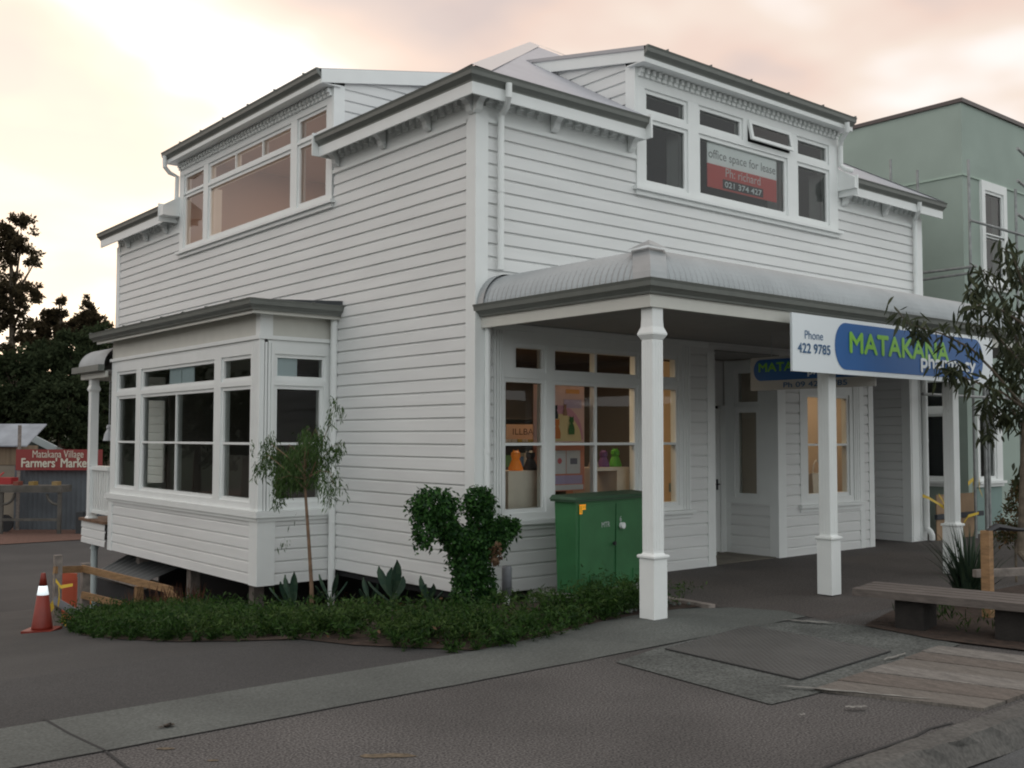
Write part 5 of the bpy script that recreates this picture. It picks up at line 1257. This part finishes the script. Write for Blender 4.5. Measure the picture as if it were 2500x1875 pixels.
a2, b2_ = cy_(355, 560), cy_(590, 570); mb = MB(); mb.beam(a2, b2_, .02, .05); mb.build('cross_bar', ma, mr)
for x_ in (368, 410, 452, 494, 536, 578):
    p_ = cy_(x_, 440); mb = MB(); mb.beam((p_.x, 6.15, gz(0, 6.1)), (p_.x, 6.15, p_.z), .045, .022, upv=(0, 1, 0)); mb.build('slat', ma, mr)
oc = mat('orange_board', (.62, .22, .03), .5)
mb = MB(); a_ = at(80+710/5.53, 1330+340/5.53, X=-1.95); b_ = at(80+755/5.53, 1330+810/5.53, X=-1.95); mb.beam(a_, b_, .03, .07, upv=(1, 0, 0)); mb.build('orange_board', oc, label='narrow orange board leaning by the pale porch pile', cat='board')
def c2(x, y, X_): return tuple(at(80+x/5.53, 1330+y/5.53, X=X_))
tape('barrier_tape', [c2(275, 370, -2.62), c2(285, 430, -2.62), c2(290, 520, -2.62)], 'green-yellow tape on the edge of the tall dark post', .05, 'yellow tapes at the driveway')
tape('barrier_tape', [c2(310, 480, -2.64), c2(380, 570, -2.6), c2(540, 540, -2.5)], 'yellow tape slung across the red barrier panel', .045, 'yellow tapes at the driveway')
tape('barrier_tape', [c2(350, 560, -2.65), c2(360, 700, -2.65), c2(340, 830, -2.65)], 'yellow tape hanging down the tall dark post', .05, 'yellow tapes at the driveway')
tape('barrier_tape', [c2(280, 800, -2.7), c2(200, 920, -2.7), c2(20, 1140, -2.75)], 'yellow tape trailing on the driveway behind the traffic cone', .10, 'yellow tapes at the driveway')
tape('barrier_tape', [c2(360, 920, -2.55), c2(400, 1000, -2.5), c2(450, 1070, -2.5)], 'short yellow tape lying at the foot of the pine barrier', .08, 'yellow tapes at the driveway')
# corrugated lid under the rear of the bay
hl = thing('corrugated_shelter', (-.9, 7.4, gz(0, 7.4)), 'grey corrugated sheet on a low frame under the rear of the bay window', 'cover')
A_, B_, C_2, D_2 = Vector((-.55, 8.6, -.28)), Vector((-.45, 6.6, -.30)), Vector((-1.12, 6.35, -.46)), Vector((-1.25, 7.9, -.42))
mb = MB(); n = 60
for i in range(n):
    a0, a1 = i/n, (i+1)/n; z_ = lambda t: Vector((0, 0, .012*math.sin(t*n*1.05)))
    mb.face([A_.lerp(B_, a0)+z_(a0), A_.lerp(B_, a1)+z_(a1), D_2.lerp(C_2, a1)+z_(a1), D_2.lerp(C_2, a0)+z_(a0)])
mb.build('sheet', mat('dull_zinc', (.16, .165, .165), .6, metal=.2), hl)
mb = MB(); mb.beam(D_2-Vector((0, 0, .06)), C_2-Vector((0, 0, .06)), .06, .08); mb.build('frame', OLDT, hl)
mb = MB(); mb.box(-1.1, -.5, 6.5, 8.5, gz(0, 7.4)-.3, -.62); mb.build('box', DARK, hl)  # near-black block paints the dark under the sheet

# ------------------------------------------------------------------ market yard and trees far left
struct('gravel_verge', gridsheet([-30, -10, -5, 0, 4, 8, 14, 24], [31.0, 33, 36, 60], lambda x, y: far(x, y)+.02+(0.03 if y > 32 else 0)), GRAV)
def c1(x, y, D_): return at(x/4.74, 1000+y/4.74, D=D_)
vd = rt.copy(); vd.z = 0; vd.normalize(); nv = Vector((vd.y, -vd.x, 0))    # wall planes roughly facing the driveway
ZG = -2.15
fe = thing('corrugated_fence', tuple(c1(600, 1200, 42)), 'grey corrugated iron fence behind the market stall', 'fence'); OFF[fe.name] = np.array(fe.location)
o_ = c1(170, 700, 42); ff_ = FR((o_.x, o_.y, 0), vd, nv)
mb = MB(); n = 200
for i in range(n):
    u = i*.04; dz = .015*math.sin(i*1.3); dz2 = .015*math.sin((i+1)*1.3)
    mb.face([ff_.p(u, dz, ZG), ff_.p(u+.04, dz2, ZG), ff_.p(u+.04, dz2, .45), ff_.p(u, dz, .45)])
mb.build('sheet', mat('blue_grey_iron', (.10, .115, .13), .6, var=.12, vscale=1.5), fe)
ms = thing('market_sign', tuple(c1(600, 700, 41.6)), 'red market sign board with cream lettering above the corrugated fence', 'sign')
o_ = c1(180, 700, 41.6); fm_ = FR((o_.x, o_.y, o_.z), vd, nv); k_ = 41.6/F_PX*2500/2500/4.74
mb = MB(); fm_.box(mb, 0, 1000*k_, -.03, 0, 0, 240*k_); mb.build('board', mat('market_red', (.235, .035, .032), .6), ms)
CR = mat('cream_letters', (.60, .58, .48), .6)
text('lettering', 'Matakana Village', fm_, 195*k_, 118*k_, .02, 590*k_, 110*k_, CR, ms); text('lettering', "Farmers' Market", fm_, 70*k_, 35*k_, .02, 795*k_, 105*k_, CR, ms, bold=.03)
mb = MB(); fm_.box(mb, 10*k_, 45*k_, -.10, -.04, ZG-o_.z, 520*k_); mb.build('post', OLDT, ms)
sh = thing('market_shed', tuple(c1(150, 900, 43)), 'old board shed with a pale corrugated roof at the left edge', 'shed')
o_ = c1(-200, 860, 43); fs_ = FR((o_.x, o_.y, 0), vd, nv); k2 = 43/F_PX/4.74
zt_ = c1(0, 420, 43).z
mb = MB(); mb.mat(mat('shed_boards', (.20, .15, .10), .85, var=.35, vscale=1.2, stretch=(3, 3, .3))); fs_.box(mb, 0, 375*k2, -2, 0, c1(0, 640, 43).z, zt_); mb.build('upper_wall', None, sh)
mb = MB(); fs_.box(mb, 0, 370*k2, -2, -.03, ZG-.2, c1(0, 640, 43).z-.01); mb.build('lower_wall', mat('shed_cream', (.22, .19, .15), .8, var=.1, vscale=2), sh)
mb = MB(); zr0, zr1 = c1(0, 415, 43).z, c1(0, 160, 43).z
P = [fs_.p(-.2, .25, zr0), fs_.p(530*k2, .25, zr0), fs_.p(575*k2, -1.2, zr1), fs_.p(-.2, -1.2, zr1)]; mb.hexa([tuple(p-Vector((0, 0, .05))) for p in P]+[tuple(p) for p in P]); mb.build('roof', mat('pale_iron_roof', (.25, .275, .31), .5, var=.2, vscale=1.5), sh)
bs_ = thing('gabled_shed', tuple(c1(480, 450, 46)), 'small dark shed with a pale sloping barge behind the market sign', 'shed')
mb = MB(); a_, b_ = c1(380, 330, 46), c1(640, 460, 46); mb.beam(a_, b_, .12, .3); mb.build('barge', mat('pale_barge', (.40, .45, .46), .6), bs_)
mb = MB(); P = [c1(340, 340, 46.1), c1(640, 470, 46.1), c1(640, 900, 46.1), c1(300, 900, 46.1)]; dd = Vector((fw.x, fw.y, 0)); mb.hexa([tuple(P[3]), tuple(P[2]), tuple(P[2]+dd), tuple(P[3]+dd), tuple(P[0]), tuple(P[1]), tuple(P[1]+dd), tuple(P[0]+dd)]); mb.build('wall', mat('dark_shed_wall', (.06, .075, .07), .8), bs_)
stl = thing('market_stall', tuple(c1(350, 1200, 40)), 'weathered timber market stall with curved knee braces on the red gravel', 'stall')
o_ = c1(0, 1450, 40); fk = FR((o_.x, o_.y, 0), vd, nv); k3 = 40/F_PX/4.74; Z_ = lambda y: c1(0, y, 40).z
GW = mat('grey_stall_timber', (.095, .088, .078), .9, var=.3, vscale=3)
mb = MB(); fk.box(mb, -60*k3, 705*k3, -.9, .05, Z_(960), Z_(880)); mb.build('counter', GW, stl)
for u in (-20, 655): mb = MB(); fk.box(mb, u*k3, (u+40)*k3, -.1, 0, ZG, Z_(960)); mb.build('leg', GW, stl)
mb = MB(); fk.box(mb, 20*k3, 655*k3, -.08, -.01, Z_(1290), Z_(1260)); mb.build('rail', GW, stl)
for sx, u0_ in ((1, 20), (-1, 655)):
    mb = MB(); pts = [fk.p((u0_+sx*130*math.sin(a)*1.0)*k3, -.05, Z_(1100)+(Z_(965)-Z_(1100))*(1-math.cos(a))) for a in np.linspace(0, 1.5, 7)]; mb.tube(pts, .055, 6); mb.build('knee_brace', GW, stl)
for i, (u, m_2, lab) in enumerate(((150, cm('crate_red', (.20, .06, .04)), 'dull red box on the market stall counter'), (330, cm('crate_ochre', (.26, .17, .05)), 'ochre box in the middle of the market stall counter'), (600, cm('crate_tan', (.28, .19, .08)), 'tan box at the right end of the market stall counter'))):
    mb = MB(); fk.box(mb, (u-30)*k3, (u+30)*k3, -.5, -.1, Z_(880)+.002, Z_(835)); mb.build('crate', m_2, label=lab, cat='box')
mb = MB(); fk.box(mb, 860*k3, 940*k3, -.6, -.1, ZG+.03, Z_(1190)); mb.build('dark_bin', mat('bin_dark', (.03, .033, .036), .6), label='dark bin against the corrugated fence right of the market stall', cat='bin')
rd = thing('red_handcart', tuple(c1(40, 850, 41)), 'small red cart body at the left edge beside the market shed', 'cart')
mb = MB(); P0 = c1(-80, 870, 41); fr_ = FR((P0.x, P0.y, 0), vd, nv); fr_.box(mb, 0, 210*k3, -.7, 0, c1(0, 865, 41).z, c1(0, 790, 41).z); mb.build('tray', mat('cart_red', (.36, .03, .03), .5), rd)
mb = MB(); mb.tube([fr_.p(30*k3, -.02, c1(0, 800, 41).z), fr_.p(80*k3, -.3, c1(0, 730, 41).z)], .03, 6); mb.build('handle', mat('cart_red', (.3, .03, .03), .5), rd)
for u in (20, 160):
    mb = MB(); c = fr_.p(u*k3, .03, ZG+.35); mb.tube([c, c+nv*.08], .35, 16); mb.build('wheel', BLACKM, rd)
pl_l = thing('porch_lantern', tuple(at(266, 1050, X=-.3)), 'small pale hanging lantern under the rear porch roof', 'lantern')
q = at(266, 1062, X=-.5); OFF[pl_l.name] = np.array(pl_l.location)
mb = MB(); mb.lathe(tuple(q), [(.10, -.10), (.075, .02), (.035, .10), (.05, .13), (.03, .18)], 12); mb.build('shade', mat('lantern_white', (.5, .52, .55), .5), pl_l)
mb = MB(); mb.tube([q+Vector((0, 0, .18)), Vector((q.x, q.y, 2.70))], .008, 6); mb.build('chain', GALV, pl_l)

def far_tree(nm, px, top, bot, d_, blobs, leafm, lab, n=2600, ls_=.32, wl=.5, trunkw=.3, cat='tree', grp='trees beyond the market yard'):
    """blobs: (px, py, radius_px_x, radius_px_z, share)"""
    p0 = at(px, bot, D=d_); gzr = far(p0.x, p0.y)
    t = thing(nm, (p0.x, p0.y, gzr), lab, cat, grp)
    k = d_/F_PX; mb = MB()
    tot = sum(b[2]*b[3] for b in blobs)
    for bx, by, rx, rz in blobs:
        c = at(bx, by, D=d_); m_ = max(40, int(n*rx*rz/tot)); sub = max(6, int(m_/45))
        cs = ball(c, (rx*k, rx*k*.8, rz*k), sub, .25)
        rr = min(rx, rz)*k*.30
        for cc in cs: leaves(mb, ball(cc, (rr*random.uniform(.6, 1.3), rr, rr*random.uniform(.5, 1.0)), int(m_/sub), .1), ls_, ls_*wl, droop=.1)
    mb.build('crown', leafm, t)
    mb = MB(); tp_ = at(px, top, D=d_)
    mb.tube([(p0.x, p0.y, gzr), (p0.x, p0.y, (gzr+tp_.z)/2), tuple(tp_)], [trunkw, trunkw*.7, trunkw*.15], 8)
    for bx, by, rx, rz in blobs[:6]:
        c = at(bx, by, D=d_); mb.tube([(p0.x, p0.y, max(gzr+1, c.z-2.0)), tuple(c)], [trunkw*.35, trunkw*.1], 6)
    mb.build('trunk', BARK, t)
    return t
far_tree('tall_tree', 25, 560, 1110, 62, [(45, 560, 42, 38), (50, 610, 50, 35), (15, 600, 40, 60), (85, 640, 22, 12), (20, 700, 45, 40), (60, 720, 40, 38), (85, 705, 18, 22), (10, 760, 35, 60), (55, 790, 35, 30), (30, 840, 30, 30), (15, 880, 30, 22), (-60, 700, 70, 160)], LF_FAR, 'tall ragged tree at the left edge against the bright sky', 17000, .24)
far_tree('pine_tree', 145, 730, 1110, 66, [(150, 738, 12, 14), (145, 765, 18, 18), (120, 775, 25, 18), (95, 800, 28, 18), (130, 805, 35, 22), (70, 830, 30, 16), (110, 840, 40, 25)], LF_FAR, 'spreading pine just right of the tall ragged tree', 8000, .22)
far_tree('pine_tree', 218, 725, 1110, 68, [(214, 732, 10, 14), (215, 755, 22, 18), (212, 785, 34, 22), (235, 780, 26, 18), (250, 800, 18, 14), (190, 800, 30, 22), (225, 815, 45, 25), (265, 790, 14, 10)], LF_FAR, 'pointed pine top beside the far end of the white building', 9000, .20)
bsh = [(40, 930, 1120, 56, 75, 75), (110, 910, 1120, 58, 70, 80), (190, 880, 1120, 57, 75, 80), (260, 870, 1120, 60, 70, 75), (-60, 930, 1120, 57, 90, 80), (150, 980, 1120, 55, 80, 70), (60, 1010, 1120, 59, 80, 60), (240, 985, 1120, 57, 70, 80)]
bl = ['broad dark tree directly below the gap in the sky at the left edge', 'dark green tree behind the market shed roof', 'dark tree in the middle of the mass left of the porch', 'dark tree rising behind the porch roof', 'dark tree at the extreme left behind the shed',
      'leafy green tree in front of the dark mass above the market sign', 'dark tree low behind the gabled shed', 'dark tree seen between the porch post and the bay window']
for (px, py, bo_, d_, rx, rz), lb in zip(bsh, bl):
    far_tree('dark_tree', px, py, bo_, d_, [(px, py, rx, rz), (px-rx*.4, py-rz*.5, rx*.5, rz*.4), (px+rx*.4, py-rz*.45, rx*.5, rz*.4), (px, py+rz*.6, rx, rz*.6), (px, py+rz*1.3, rx*.9, rz*.6)], LF_FAR2, lb, 8000, .26)
# trees and hills elsewhere round the place: reflected in the panes
def ring_tree(x, y, h_, r_, lab, n=900):
    z = far(x, y); t = thing('distant_tree', (x, y, z), lab, 'tree', 'trees round the village'); mb = MB()
    for k in range(7):
        c = (x+random.uniform(-.5, .5)*r_, y+random.uniform(-.5, .5)*r_, z+h_*random.uniform(.4, .85)); leaves(mb, ball(c, (r_*.55, r_*.55, h_*.22), n//7, .2), .5, .3)
    mb.build('crown', LF_FAR2, t); mb = MB(); mb.tube([(x, y, z), (x, y, z+h_*.7)], [.3, .1], 6); mb.build('trunk', BARK, t)

for k in range(16):
    ring_tree(-28-random.uniform(0, 10)-k*.4, -6+k*3.6, random.uniform(7, 11), random.uniform(3, 4.5), 'dark roadside tree west of the driveway, out of the picture')
for k in range(11):
    ring_tree(-30+k*2.6, 44+random.uniform(0, 9), random.uniform(7, 11), random.uniform(3, 4.5), 'dark tree along the back of the market yard, out of the picture')
